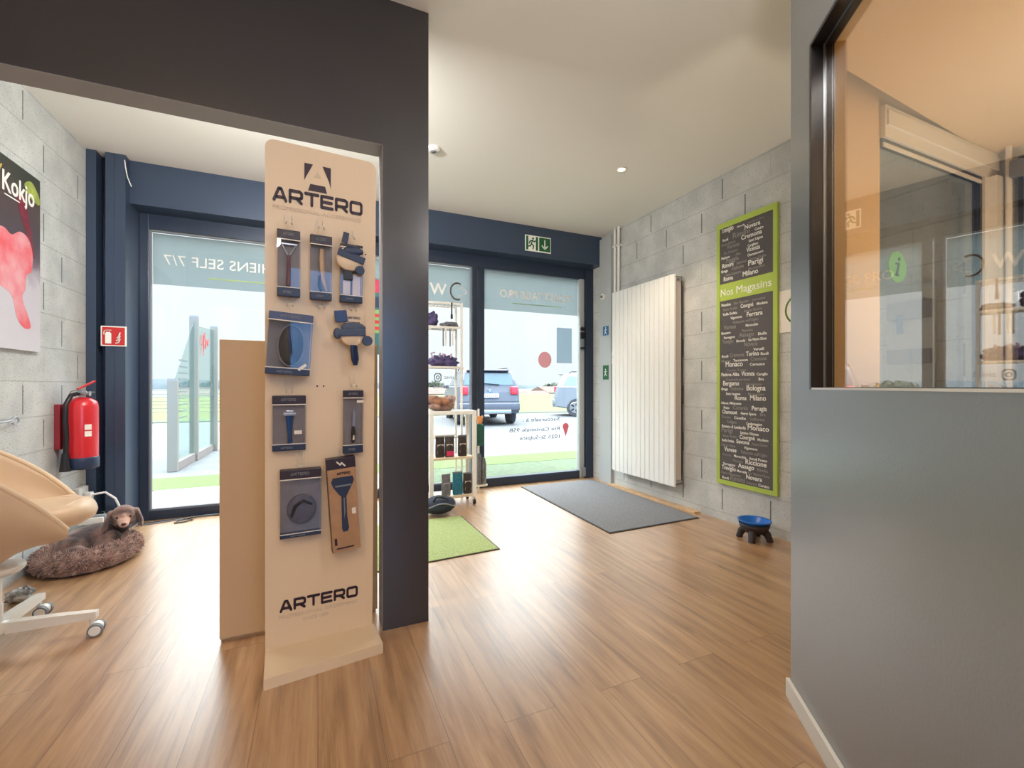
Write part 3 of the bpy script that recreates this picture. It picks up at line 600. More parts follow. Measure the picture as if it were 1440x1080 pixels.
low = """Messina:.035:.2:1|San Donato:.03:.3:0|Cernobbio:.025:.25:0
Busto Arsizio:.03:.3:0|Courgnè:.045:.25:1|Modena:.03:.2:1
Ruffa Endaia:.03:.3:1|Azzano Decimo:.03:.35:0
 :.1:.1:0|Vigonovo:.03:.24:1|Ferrara:.05:.3:1
Palazzolo sull'Oglio:.03:.5:0
Varese:.05:.26:0|Marocchio:.03:.24:1
Bassano:.03:.2:1|Piacenza:.03:.22:0
Seregno:.03:.24:1|Assago:.05:.3:0|Biella:.03:.16:1
Treviglio:.045:.24:0|Mercede:.03:.18:1|San Vittore Olona:.03:.34:1
 :.1:.3:0|Novara:.05:.26:0
 :.1:.4:0|Vercelli:.03:.2:1
Rodi:.03:.14:1|Cremona:.045:.3:0|Torino:.05:.25:1|Rodi:.03:.14:1
Novara:.03:.2:0|Terranova:.03:.3:1|Cremona:.04:.3:0
Monaco:.06:.36:1|Cernusco:.03:.28:1
Ponte Tresa:.025:.4:0
Padova Alba:.04:.38:1|Vicenza:.05:.26:1|Caraglio:.03:.2:1
Castelvetrano:.03:.5:0|Bra:.03:.1:1
Bergamo:.055:.34:1|Osmannoro:.03:.3:0
Braga:.03:.14:1|Dalmine:.04:.26:0|Bologna:.06:.36:1
Sesto Lausanne:.03:.3:1|Montecatini:.03:.3:0
 :.1:.2:0|Roma:.05:.24:1|Milano:.06:.3:1
Nova Milanese:.03:.42:1
Prato:.03:.12:1|Catania:.045:.3:0|Perugia:.05:.28:1
Chamount:.045:.32:1|Nervi Spera:.03:.3:1|Bra:.03:.1:0
Trieste:.03:.2:0|Casalba:.03:.24:1|Gallarate:.03:.28:0
Foligno:.04:.2:0|Cavallermaggiore:.03:.3:1
Romano di Lombardia:.035:.5:1|Monaco:.055:.4:1
Parigi:.055:.24:0|Settimo Milanese:.03:.36:1
Busto Arsizio:.03:.3:0|Courgnè:.045:.3:1|Modena:.03:.2:1
Ruffa Endaia:.03:.26:1|Savona:.045:.26:1|Azzano Decimo:.03:.3:0
Palazzo Olona:.03:.3:0|Vigonovo:.03:.26:1
Varese:.05:.26:1|Palazzolo sull'Oglio:.035:.5:0
Genova:.03:.2:0|Marocchio:.03:.25:1|Ascoli Piceno:.03:.34:1
 :.1:.2:0|Piacenza:.03:.2:0|Riccione:.055:.4:1
Seregno:.03:.26:1|Assago:.05:.32:1|Biella:.03:.2:0
Treviglio:.05:.3:1|Mercede:.03:.2:1|San Vittore Olona:.03:.4:0
Pero Milanese:.03:.4:0|Novara:.05:.3:1
Rodi:.03:.14:1|Rimini:.06:.3:0|Salerno:.03:.2:0|Corsico:.03:.2:1"""
b1, b2 = rows_geo(rows, 2.425, 1.985); c1, c2 = rows_geo(low, 1.815, .35)
def merge(a, c):
    o = len(a.v); a.v += c.v; a.f += [(tuple(i+o for i in f[0]), f[1], f[2]) for f in c.f]; return a
merge(b1, c1).build('bright_lettering', M['chalk'], t); merge(b2, c2).build('dim_lettering', M['chalk2'], t)

# card with a green ring, farther along the wall, partly behind the oblique wall
t = thing('ring_card', 'cream card with a pale green ring on the block wall right of the tall board', 'card', (3.1, 2.0, 1.51))
BOX(3.096, 3.105, 1.75, 2.165, 1.51, 1.815, bev=.002).build('panel', M['label'], t)
b = MB(); S2 = Matrix(((0, 0, -1, 3.096), (-1, 0, 0, 2.01), (0, 1, 0, 1.665), (0, 0, 0, 1))); stroke(b, [(.105*math.cos(k*PI/16), .105*math.sin(k*PI/16)) for k in range(32)], .014, S2, .0012, loop=True); b.build('ring', mat('pale_green', (160, 184, 116), .6), t)
# notice rack seen through the interior window
t = thing('notice_rack', 'pale wall rack of leaflets on the block wall seen through the interior window', 'rack', (3.08, 1.38, 1.1))
BOX(3.085, 3.104, 1.27, 1.49, .95, 1.70, bev=.003).build('back_panel', M['greypost'], t)
for z0, z1 in ((1.50, 1.60), (1.25, 1.33), (1.0, 1.09)):
    BOX(3.06, 3.085, 1.28, 1.48, z0, z1, bev=.002).build('pocket', M['plasticgrey'], t)
BOX(3.055, 3.0595, 1.40, 1.43, 1.42, 1.53).build('blue_leaflet', M['signblue'], t)
# green information disc on the glazed door
t = thing('information_disc', 'round green i sign on the glazed door seen through the interior window', 'sign', (2.197, 1.03, 1.615))
b = MB(); b.cyl((2.197, 1.030, 1.615), (2.197, 1.024, 1.615), .064, seg=32); b.build('disc', mat('info_green', (112, 178, 78), .5), t)
b = MB(); S_ = T(2.197, 1.0245, 1.615) @ RX(PI/2); stroke(b, [(-.008, -.034), (.006, .012)], .013, S_, .002); stroke(b, [(-.014, .012), (.006, .012)], .007, S_, .002); stroke(b, [(-.02, -.034), (.006, -.034)], .007, S_, .002); b.prism([(.011+.008*math.cos(k*PI/5), .033+.008*math.sin(k*PI/5)) for k in range(10)], 0, .002, 'XY', S_); b.build('letter', M['black'], t)

# ------------------------------------------------ poster on left wall
PX = XL+.002
def poster_mat():
    m = bpy.data.materials.new('poster_print'); m.use_nodes = True; n = m.node_tree; N = n.nodes; L = n.links; b = N['Principled BSDF']; b.inputs['Roughness'].default_value = .45
    tc = N.new('ShaderNodeTexCoord'); sp = N.new('ShaderNodeSeparateXYZ'); L.new(tc.outputs['Object'], sp.inputs[0])
    nz = N.new('ShaderNodeTexNoise'); nz.inputs['Scale'].default_value = 5; nz.inputs['Detail'].default_value = 7; L.new(tc.outputs['Object'], nz.inputs[0])
    h = math_node(n, 'ADD', sp.outputs['Z'], math_node(n, 'MULTIPLY', math_node(n, 'SUBTRACT', nz.outputs['Fac'], .5), .35))
    cr = N.new('ShaderNodeValToRGB'); L.new(h, cr.inputs[0]); e = cr.color_ramp.elements
    e[0].position = .0; e[0].color = (*lin((206, 204, 212)), 1); e[1].position = 1.0; e[1].color = (*lin((62, 66, 56)), 1)
    for p, c in ((.38, (196, 190, 200)), (.52, (120, 104, 116)), (.66, (72, 62, 72)), (.86, (84, 70, 66))): x = e.new(p); x.color = (*lin(c), 1)
    L.new(cr.outputs[0], b.inputs['Base Color']); return m
t = thing('wall_poster', 'large canvas poster reading Kokjo with a red shape in mist on left block wall', 'poster', (PX, 3.27, 1.33))
PY0, PY1, PZ0, PZ1 = 2.88, 3.66, 1.33, 2.385
PM = Matrix(((0, 0, 1, PX+.02), (1, 0, 0, PY0), (0, 1, 0, PZ0), (0, 0, 0, 1)))   # local x->Y, y->Z, z->+X
BOX(0, PY1-PY0, 0, PZ1-PZ0, -.02, 0, PM).build('canvas', poster_mat(), t)
def smooth_poly(p, k=5):
    out = []; n = len(p)
    for i in range(n):
        a, b_, c, d = (Vector(p[(i+j-1) % n]) for j in range(4))
        for q in range(k):
            t_ = q/k; out.append(tuple(.5*((2*b_)+(c-a)*t_+(2*a-5*b_+4*c-d)*t_*t_+(3*b_-a-3*c+d)*t_**3)))
    return out
b = MB(); dress = [(.30, .60), (.42, .66), (.50, .64), (.58, .68), (.66, .66), (.70, .58), (.69, .48), (.64, .44), (.63, .36), (.60, .30), (.66, .20), (.68, .14), (.62, .13), (.55, .18), (.50, .30), (.38, .34), (.25, .36)]
b.prism(smooth_poly(dress), .0003, .001, 'XY', PM); b.build('red_shape', mat('poster_red', (224, 92, 102), .5, col2=(226, 160, 168), vscale=6), t)
b = MB(); b.prism(smooth_poly([(.28, .72), (.36, .80), (.40, .74), (.36, .68), (.30, .66)]), .0003, .0011, 'XY', PM); b.prism(smooth_poly([(.55, .86), (.62, .9), (.70, .66), (.72, .56), (.64, .68)]), .0003, .0009, 'XY', PM); b.build('maroon_leaf', mat('poster_maroon', (128, 44, 62), .5, var=.3, vscale=20), t)
b = MB(); b.prism(smooth_poly([(.30, .90), (.42, 1.0), (.38, .93), (.30, .87)]), .0003, .001, 'XY', PM); b.build('yellow_leaf', mat('poster_yellow', (206, 180, 92), .5, var=.3, vscale=20), t); b = MB(); b.prism(smooth_poly([(.62, .97), (.69, 1.01), (.765, .95), (.765, .90), (.67, .915)]), .0003, .0012, 'XY', PM); b.build('green_leaf', mat('poster_lime', (176, 190, 92), .5, var=.3, vscale=20), t)
b = MB(); put_text(b, 'Kokjo', PM @ T(.42, .865, .0014), .155, .295, bold=.016, th=.0012); stroke(b, [(.44, .845), (.57, .845)], .007, PM @ T(0, 0, .0014)); b.build('lettering', M['chalk'], t)
# hook on left wall
t = thing('wall_hook', 'bent metal loop hook sticking out of left wall above the chair', 'hook', (XL, 3.42, .92))
b = MB(); lp = [(XL+.03, 3.10, .925), (XL+.03, 3.30, .925), (XL+.03, 3.36, .93)]+[(XL+.03, 3.40+.032*math.cos(a), .925+.022*math.sin(a)) for a in [math.radians(160-k*30) for k in range(11)]]
b.tube(lp, .005, 8); b.build('rod', M['steel'], t); b = MB(); b.cyl((XL, 3.10, .925), (XL+.035, 3.10, .925), .009, seg=10); b.build('fixing', M['steel'], t)

# ------------------------------------------------ fire extinguisher
ex, ey = -1.475, 3.94
t = thing('fire_extinguisher', 'red fire extinguisher with black hose and black foot ring on left block wall', 'fire extinguisher', (ex, ey, .60))
b = MB(); b.lathe([(.001, .02), (.082, .02), (.085, .05), (.085, .40), (.078, .435), (.05, .458), (.022, .468), (.001, .468)], (ex, ey, .58), 32); b.build('cylinder', M['red'], t)
b = MB(); b.lathe([(.001, 0), (.084, 0), (.089, .01), (.089, .075), (.086, .08), (.001, .08)], (ex, ey, .56), 32); b.build('foot_ring', M['navy'], t)
b = MB(); b.cyl((ex, ey, 1.04), (ex, ey, 1.085), .018, seg=14); b.cyl((ex-.01, ey-.02, 1.07), (ex+.045, ey-.02, 1.07), .011, seg=10); b.cyl((ex+.045, ey-.02, 1.07), (ex+.05, ey-.02, 1.07), .017, seg=14); b.box(ex-.014, ex+.014, ey-.04, ey+.03, 1.075, 1.09, bev=.003); b.build('valve', M['steel'], t)
b = MB(); b.box(-.012, .012, 0, .11, -.006, .006, T(ex-.015, ey-.03, 1.10) @ RZ(-.9) @ RX(.55), bev=.003); b.build('handle', M['red'], t)
b = MB(); b.box(-.012, .012, 0, .09, -.004, .004, T(ex-.015, ey-.03, 1.08) @ RZ(-.9), bev=.002); b.build('lever', M['steel'], t)
b = MB(); b.tube([(ex+.0+.045*math.cos(a), ey-.05+.0*math.sin(a), 1.075+.02*math.sin(a)) for a in [k*PI/8 for k in range(16)]], .003, 6, loop=True); b.build('safety_pin', M['steel'], t)
b = MB(); b.tube([(ex-.01, ey-.03, 1.07), (ex-.03, ey-.07, 1.06), (ex-.045, ey-.10, 1.0), (ex-.045, ey-.105, .9), (ex-.04, ey-.105, .78), (ex-.045, ey-.105, .66)], .014, 10); b.cyl((ex-.045, ey-.105, .68), (ex-.045, ey-.105, .56), .018, .03, 14); b.build('hose', M['black'], t)
b = MB(); b.box(ex+.035, ex+.08, ey-.09, ey-.04, .80, .88, bev=.01); b.v = []; b.f = []
for k in range(2): b.box(-.018, .018, -.0015, .0015, -.018+.045*k, .018+.045*k, T(ex+.056, ey-.066, .80) @ RZ(.70))
b.build('label', M['label'], t)
b = MB(); b.box(XL, XL+.03, ey-.075, ey-.02, .70, 1.0, bev=.004); b.box(XL, XL+.03, ey-.05, ey+.04, .88, .93); b.build('wall_bracket', mat('dark_red', (140, 40, 52), .5), t)

# ------------------------------------------------ plug and cables by the post
t = thing('wall_socket', 'small white wall socket with a plug low beside the left blue post', 'socket', (XL, 4.2, .33))
BOX(XL, XL+.04, 4.10, 4.24, .27, .39, bev=.006).build('socket_box', M['white'], t); BOX(XL+.04, XL+.085, 4.15, 4.2, .30, .35, bev=.006).build('plug', M['white'], t)
b = MB(); b.tube([(XL+.08, 4.18, .33), (XL+.15, 4.20, .335), (XL+.20, 4.22, .28), (XL+.235, 4.23, .18), (XL+.245, 4.235, .08), (XL+.25, 4.24, .006)], .008, 8); tag(b.build('white_cable', M['cablew']), 'white cable curving down from the socket behind the dog', 'cable')
t = thing('power_strip', 'white power strip plug standing behind the dog bed under the chair seat', 'power strip', (-1.47, 4.1, 0))
BOX(-1.52, -1.40, 4.06, 4.11, 0.0, .20, bev=.008).build('housing', M['plasticgrey'], t); BOX(-1.54, -1.40, 4.045, 4.06, .14, .19, bev=.006).build('plug', M['white'], t)
t = thing('black_bag', 'dark bag heap against the wall behind the dog bed', 'bag', (-1.5, 4.05, 0))
b = MB(); b.ell((-1.46, 4.20, .085), (.085, .06, .085)); b.build('body', M['black'], t); b = MB(); b.tube([(-1.50, 4.18, .15), (-1.48, 4.17, .20), (-1.44, 4.17, .20), (-1.42, 4.18, .15)], .006, 8); b.build('handle', M['black'], t)
b = MB(); b.tube([(-1.33, 4.47, .006), (-1.2, 4.50, .006), (-1.08, 4.52, .006), (-.98, 4.49, .006), (-.96, 4.44, .008), (-1.0, 4.40, .006), (-1.07, 4.39, .006), (-1.06, 4.43, .008), (-.98, 4.50, .012), (-.85, 4.53, .006), (-.72, 4.50, .006), (-.68, 4.42, .006), (-.62, 4.36, .006)], .005, 8)
tag(b.build('floor_cable', M['cable']), 'black cable looping on the floor along the left window', 'cable')
b = MB(); b.tube([(-1.33, 4.43, .005), (-1.2, 4.46, .005), (-1.05, 4.50, .005), (-.9, 4.555, .005), (-.6, 4.56, .005), (-.3, 4.56, .005)], .005, 8)
tag(b.build('grey_cable', M['plasticgrey']), 'thin grey cable lying straight along the foot of the left window', 'cable')

# ------------------------------------------------ mats
def floor_mat_obj(name, poly, m, label):
    t = thing(name, label, 'mat', (sum(p[0] for p in poly)/4, sum(p[1] for p in poly)/4, 0))
    b = MB(); c = (sum(p[0] for p in poly)/4, sum(p[1] for p in poly)/4); inn = [(c[0]+(p[0]-c[0])*.975, c[1]+(p[1]-c[1])*.985) for p in poly]
    b.prism(poly, 0.0005, .005); b.build('rubber_border', M['matedge'], t); b = MB(); b.prism(inn, .005, .0085); b.build('pile', m, t)
floor_mat_obj('entrance_mat', [(2.025, 2.757), (2.965, 2.777), (3.005, 4.45), (2.062, 4.44)], M['matgrey'], 'large grey entrance mat in front of the glass door')
floor_mat_obj('green_mat', [(.20, 2.74), (1.145, 2.80), (1.13, 3.65), (.30, 3.66)], M['matgreen'], 'light green floor mat beside the white trolley')

# ------------------------------------------------ water bowl
bx, by = 2.925, 2.235
t = thing('pet_bowl', 'blue pet bowl on a dark footed stand by the block wall', 'pet bowl', (bx, by, 0))
b = MB(); b.lathe([(.055, .085), (.085, .105), (.105, .135), (.112, .142), (.108, .146), (.098, .14), (.075, .112), (.05, .098), (.001, .096)], (bx, by, 0), 36); b.build('bowl', M['bowlb'], t)
b = MB(); b.lathe([(.001, .05), (.06, .05), (.085, .07), (.098, .098), (.104, .122), (.09, .105), (.05, .084), (.001, .084)], (bx, by, 0), 36); b.build('holder', M['bowld'], t)
for k in range(4):
    a = PI/4+k*PI/2-.3; b = MB(); b.tube([(bx+.055*math.cos(a), by+.055*math.sin(a), .075), (bx+.085*math.cos(a), by+.085*math.sin(a), .05), (bx+.097*math.cos(a), by+.097*math.sin(a), .018), (bx+.1*math.cos(a), by+.1*math.sin(a), 0.0)], [.03, .026, .022, .024], 12); b.build('foot', M['bowld'], t)

# ------------------------------------------------ half-height panel
t = thing('counter_panel', 'half height cream counter panel behind the display stand', 'counter panel', (-.06, 2.3, 0))
BOX(-.392, .27, 2.265, 2.285, .018, 1.325, bev=.002).build('front_board', M['cream'], t)
b = MB(); b.box(-.385, .265, 2.286, 2.30, 0, 1.32); b.build('back_board', M['wood'], t)
b = MB(); b.box(-.39, -.37, 2.285, 2.42, .0, 1.325, bev=.002); b.build('side_board', M['cream'], t)

# ================================================================== DISPLAY STAND
SM0 = T(.0145, 2.066, .04) @ RZ(math.radians(4.8)) @ RX(math.radians(2.4))     # origin: foot of the panel's front face; x right, z up, -y to the room
t = thing('display_stand', 'tall cream display stand with black lettering in front of the dark pier', 'display stand', mtx=SM0)
st0 = t
W2, HP = .212, 2.055
def rrect(x0, x1, y0, y1, r, k=6, which=(1, 1, 1, 1)):
    out = []
    for (cx_, cy_, a0, on) in ((x1-r, y1-r, 0, which[0]), (x0+r, y1-r, 90, which[1]), (x0+r, y0+r, 180, which[2]), (x1-r, y0+r, 270, which[3])):
        if on: out += [(cx_+r*math.cos(math.radians(a0+90*i/k)), cy_+r*math.sin(math.radians(a0+90*i/k))) for i in range(k+1)]
        else: out.append((x1 if a0 in (0, 270) else x0, y1 if a0 in (0, 90) else y0))
    return out
b = MB(); b.prism(rrect(-W2, W2, 0, HP, .035, 6, (1, 1, 0, 0)), 0, .018, 'XZ'); b.build('back_panel', M['stand'], t, local=True)
BI = SM0.inverted() @ T(.0145, 2.066, 0) @ RZ(math.radians(4.8))
b = MB(); b.prism([(-.215, -.20), (.222, -.175), (.217, .026), (-.21, .026)], 0, .042, 'XY', BI); b.build('base', M['stand'], t, local=True)
FS = lambda x, z, y=-.0005: T(x, y, z) @ RX(PI/2)
# logo mark
b = MB(); LX, LZ = -.022, 1.875
def tri(ps): b.prism(ps, 0, .0012, 'XY', FS(LX, LZ))
tri([(-.05, .115), (-.018, .115), (-.044, .06), (-.05, .045)]); tri([(.018, .115), (.05, .115), (.05, .03), (.044, .055)]); tri([(-.028, .035), (.028, .035), (.036, .008), (-.036, .008)])
b.build('logo_mark', M['ink'], t, local=True)
b = MB(); b.prism([(-.014, .065), (.014, .065), (0, .092)], 0, .0012, 'XY', FS(LX, LZ)); b.build('logo_triangle', M['pale_ink'], t, local=True)
b = MB(); wide_word(b, 'ARTERO', FS(-.186, 1.818), .056, .342); b.build('brand_lettering', M['ink'], t, local=True); b = MB(); wide_word(b, 'ARTERO', FS(-.160, .147), .048, .308); b.build('brand_lettering', M['ink'], t, local=True)
b = MB(); put_text(b, 'PROFESSIONAL ACCESSORIES', FS(-.186, 1.788), .021, .337); b.build('small_lettering', M['pale_ink'], t, local=True); b = MB(); put_text(b, 'PROFESSIONAL GROOMING', FS(-.163, .118), .021, .31); put_text(b, 'SINCE 1909', FS(-.072, .092), .019, .10); b.build('small_lettering', M['pale_ink'], t, local=True)
b = MB()
for x, z in ((-.021, 1.082), (.004, 1.082), (-.095, .46), (-.070, .46), (.17, 1.655), (.12, 1.66)): b = MB(); b.cyl((x, -.001, z), (x, .0015, z), .0035, seg=10); b.build('screw_hole', M['black'], t, local=True)
HOOKS = [(-.129, 1.72), (-.012, 1.72), (.105, 1.70), (-.125, 1.40), (-.01, 1.40), (.115, 1.40), (-.127, 1.058), (.119, 1.082), (-.085, .755), (.078, .76)]
for x, z in HOOKS:
    b = MB(); b.tube([(x-.011, 0, z+.05), (x-.011, -.012, z+.02), (x-.011, -.05, z-.0), (x-.008, -.058, z+.008), (x+.008, -.058, z+.008), (x+.011, -.05, z), (x+.011, -.012, z+.02), (x+.011, 0, z+.05)], .0018, 6)
    b.build('hook', M['clear'] if False else M['white_metal'], t, local=True)

def pack(label, x0, x1, z0, z1, tilt=0., depth=.03, yoff=-.012):
    cx_, cz_ = (x0+x1)/2, (z0+z1)/2
    return thing('grooming_tool_pack', label, 'packaged tool', mtx=SM0 @ T(cx_, yoff, cz_) @ RY(tilt), group=None), (x1-x0)/2, (z1-z0)/2
def part(b, nm, m, t): return b.build(nm, m, t, local=True)
def shell(t, w_, h, d, top=.035, bot=.03, clear=True, topm=None, botm=None):
    part(BOX(-w_+.002, w_-.002, -.002, 0, -h, h), 'backing_card', M['packback'], t)
    if clear:
        b = MB(); b.box(-w_, w_, -d, -d+.0006, -h+bot, h-top); b.box(-w_, -w_+.0006, -d, -.002, -h+bot, h-top); b.box(w_-.0006, w_, -d, -.002, -h+bot, h-top); part(b, 'clear_window', M['clear'], t)
    part(BOX(-w_, w_, -d-.001, -.0021, h-top, h, bev=.003), 'header_card', topm or M['ink_dark'], t)
    part(BOX(-w_, w_, -d-.001, -.0021, -h, -h+bot, bev=.003), 'bottom_band', botm or M['navy'], t)
    part(BOX(-w_, w_, -d-.0016, -d-.0008, h-top-.004, h-top), 'edge_line', M['label'], t); part(BOX(-w_, w_, -d-.0016, -d-.0008, -h+bot, -h+bot+.003), 'edge_line', M['label'], t)
    b = MB(); wide_word(b, 'ARTERO', T(-w_*.5, -d-.001, h-top*.62) @ RX(PI/2), top*.3, w_*.9); part(b, 'lettering', M['plasticgrey'], t); b = MB(); wide_word(b, 'ARTERO', T(-w_*.5, -d-.001, -h+bot*.35) @ RX(PI/2), bot*.28, w_*.7); part(b, 'lettering', M['plasticgrey'], t)
M['ink_dark'] = mat('header_ink', (44, 32, 44), .4)
# A1: dematting rake with burgundy handle
t, w_, h = pack('narrow clear pack with burgundy handled grooming fork, top row left on the stand', -.170, -.088, 1.44, 1.70)
shell(t, w_, h, .03, .036, .034)
b = MB(); b.tube([(-.001, -.014, -.085), (.0, -.014, -.03), (.0, -.014, .035)], [.009, .007, .006], 10); part(b, 'handle', mat('burgundy', (110, 52, 66), .4), t)
b = MB(); b.tube([(0, -.014, .03), (-.012, -.014, .05), (-.026, -.014, .078)], .003, 8); b.tube([(0, -.014, .03), (.012, -.014, .05), (.026, -.014, .078)], .003, 8); b.box(-.03, .03, -.018, -.01, .074, .082, bev=.002); part(b, 'fork_head', M['steel'], t)
# A2: wooden handled knife
t, w_, h = pack('narrow clear pack with pale wooden curved tool, top row middle on the stand', -.052, .030, 1.437, 1.698)
shell(t, w_, h, .03, .036, .030)
b = MB(); b.tube([(.004, -.015, .078), (.004, -.015, .04), (.006, -.015, -.01), (.010, -.015, -.05), (.022, -.015, -.09)], [.011, .014, .013, .01, .006], 12, flat=.6); part(b, 'wooden_handle', M['wood'], t)
b = MB(); b.tube([(-.006, -.012, -.03), (-.006, -.012, -.07), (.004, -.012, -.096)], [.004, .006, .004], 8); part(b, 'blade', M['black'], t)
# A3: slicker / palm brush
t, w_, h = pack('cluttered pack with dark round palm brush and wooden bristles, top row right on the stand', .062, .152, 1.437, 1.68)
shell(t, w_, h, .028, .012, .028, clear=True)
b = MB(); b.lathe([(.001, 0), (.052, 0), (.056, .006), (.05, .014), (.001, .018)], (0, 0, 0), 28, T(-.008, -.028, .058) @ RX(PI/2), sy=.9); part(b, 'brush_base', mat('pale_brush_wood', (232, 212, 186), .6), t)
b = MB(); b.box(-.055, .055, -.05, -.045, -.014, .016, T(-.004, 0, .066) @ RY(.28), bev=.003); b.ell((.004, -.046, .09), (.04, .006, .02)); part(b, 'palm_strap', M['navy'], t)
b = MB(); b.cyl((.03, -.046, .012), (.03, -.056, .012), .02, .018, 20); part(b, 'round_knob', M['navy'], t)
b = MB(); b.box(-.032, .004, -.036, -.03, -.03, .01, bev=.004); part(b, 'grip', M['black'], t)
b = MB(); b.box(-.034, -.004, -.026, -.016, -.09, -.03, bev=.004); b.box(.004, .036, -.026, -.016, -.092, .0, bev=.004); part(b, 'wooden_block', mat('pale_brush_wood', (232, 212, 186), .6), t)
b = MB(); b.box(-.012, .012, -.03, -.026, -.02, .026, T(-.026, 0, .142) @ RY(.2), bev=.004); part(b, 'dark_tag', M['navy'], t)
b = MB(); put_text(b, 'TECHNIC', T(-.008, -.0285, .112) @ RX(PI/2) @ RZ(-.35), .012, .045, bold=.02); part(b, 'lettering', M['ink'], t)
# B1: big oval brush
t, w_, h = pack('large clear box with big black oval brush, second row left on the stand', -.205, -.048, 1.128, 1.372, tilt=.06, depth=.06)
shell(t, w_, h, .06, .03, .026, topm=M['steelblue'] if 'steelblue' in M else mat('pack_blue', (72, 86, 124), .5))
b = MB(); b.ell((.006, -.03, -.004), (.047, .02, .082)); part(b, 'brush_pad', M['black'], t)
b = MB(); b.tube([(.006+.047*math.cos(a), -.034, -.004+.082*math.sin(a)) for a in [k*PI/16 for k in range(32)]], .004, 8, loop=True); part(b, 'brush_rim', M['plasticgrey'], t)
b = MB(); b.tube([(-.004, -.052, .07), (.004, -.056, .0), (.02, -.05, -.08)], [.008, .012, .008], 10, flat=.5); part(b, 'hand_strap', M['navy'], t)
b = MB(); b.box(-.018, .018, -.064, -.062, -.005, .006, T(.05, 0, -.088) @ RY(-.7)); part(b, 'price_sticker', M['label'], t)
# B2: round brush with handle
t, w_, h = pack('round grey brush with dark handle and wrist strap, second row right on the stand', .040, .195, 1.165, 1.40)
part(BOX(-.03, .045, -.002, 0, .03, h+.005), 'backing_card', M['stand'], t)
b = MB(); b.box(-.02, .03, -.03, -.024, -.02, .03, T(-.056, 0, .088) @ RY(-.12), bev=.005); part(b, 'blue_tag', mat('tag_blue', (44, 74, 124), .5), t)
b = MB(); put_text(b, 'ARTERO', T(-.02, -.0035, .088) @ RX(PI/2), .014, .05, bold=.01); put_text(b, 'SLICKER', T(-.02, -.0035, .068) @ RX(PI/2), .012, .05, bold=.01); part(b, 'lettering', M['ink'], t)
b = MB(); b.lathe([(.001, 0), (.05, 0), (.054, .006), (.048, .014), (.001, .018)], (0, 0, 0), 28, T(-.006, -.03, .02) @ RX(PI/2), sy=.95); part(b, 'brush_base', mat('pale_brush_wood', (232, 212, 186), .6), t)
b = MB(); b.ell((-.004, -.048, .048), (.05, .006, .022)); b.box(-.062, .055, -.055, -.047, -.014, .016, T(-.01, 0, .026) @ RY(-.06), bev=.005); b.ell((-.068, -.05, .02), (.016, .006, .024)); part(b, 'palm_strap', mat('strap_slate', (62, 76, 104), .5), t)
b = MB(); b.cyl((.052, -.048, -.005), (.052, -.06, -.005), .022, .02, 20); part(b, 'round_knob', mat('knob_blue', (56, 72, 108), .4), t)
b = MB(); b.tube([(.0, -.036, -.025), (.0, -.036, -.045), (.005, -.036, -.085), (.006, -.036, -.11)], [.02, .021, .022, .012], 14, flat=.5); part(b, 'handle', mat('handle_navy', (24, 44, 86), .4), t)
# C1
t, w_, h = pack('grey card pack with blue handled comb tool, third row left on the stand', -.187, -.066, .822, 1.045)
shell(t, w_, h, .022, .034, .026)
b = MB(); b.tube([(.002, -.014, .03), (.002, -.014, -.01), (.003, -.014, -.05), (.004, -.014, -.082)], [.019, .014, .009, .012], 12, flat=.55); part(b, 'handle', mat('tool_blue', (18, 66, 118), .35), t)
b = MB(); b.box(-.022, .026, -.02, -.008, .03, .042, bev=.003); b.box(-.012, .016, -.021, -.009, .04, .052, bev=.003); part(b, 'blade_head', M['steel'], t)
part(BOX(.018, .046, -.024, -.0232, -.045, -.030), 'price_sticker', M['label'], t)
# C2
t, w_, h = pack('slim clear pack with thin metal trimming knife, third row right on the stand', .078, .160, .795, 1.065)
shell(t, w_, h, .022, .030, .034)
b = MB(); b.prism([(-.004, -.05), (.008, -.05), (.010, .03), (.004, .055), (.0, .05)], -.014, -.011, 'XZ'); part(b, 'blade', M['steel'], t)
b = MB(); b.tube([(.002, -.014, -.02), (.002, -.014, -.05), (.001, -.014, -.09)], [.008, .012, .009], 10, flat=.6); part(b, 'handle', M['black'], t)
part(BOX(-.002, .005, -.0225, -.022, -.078, -.058), 'handle_label', M['label'], t); part(BOX(.014, .042, -.0245, -.0235, .082, .093), 'price_sticker', M['label'], t)
# D1
t, w_, h = pack('square clear pack with round grey rubber brush, bottom row left on the stand', -.160, -.008, .468, .745)
shell(t, w_, h, .035, .036, .016)
b = MB(); b.lathe([(.001, .016), (.048, .016), (.056, .008), (.056, 0), (.001, 0)], (0, 0, 0), 30, T(.004, -.008, -.03) @ RX(PI/2), sy=1.1); part(b, 'brush_disc', mat('grey_rubber', (92, 84, 92), .6, var=.3, vscale=60), t)
b = MB(); b.tube([(-.035, -.028, -.055), (-.02, -.032, -.01), (.01, -.034, .01), (.04, -.028, -.01)], [.008, .01, .01, .008], 10, flat=.6); part(b, 'hand_strap', M['black'], t)
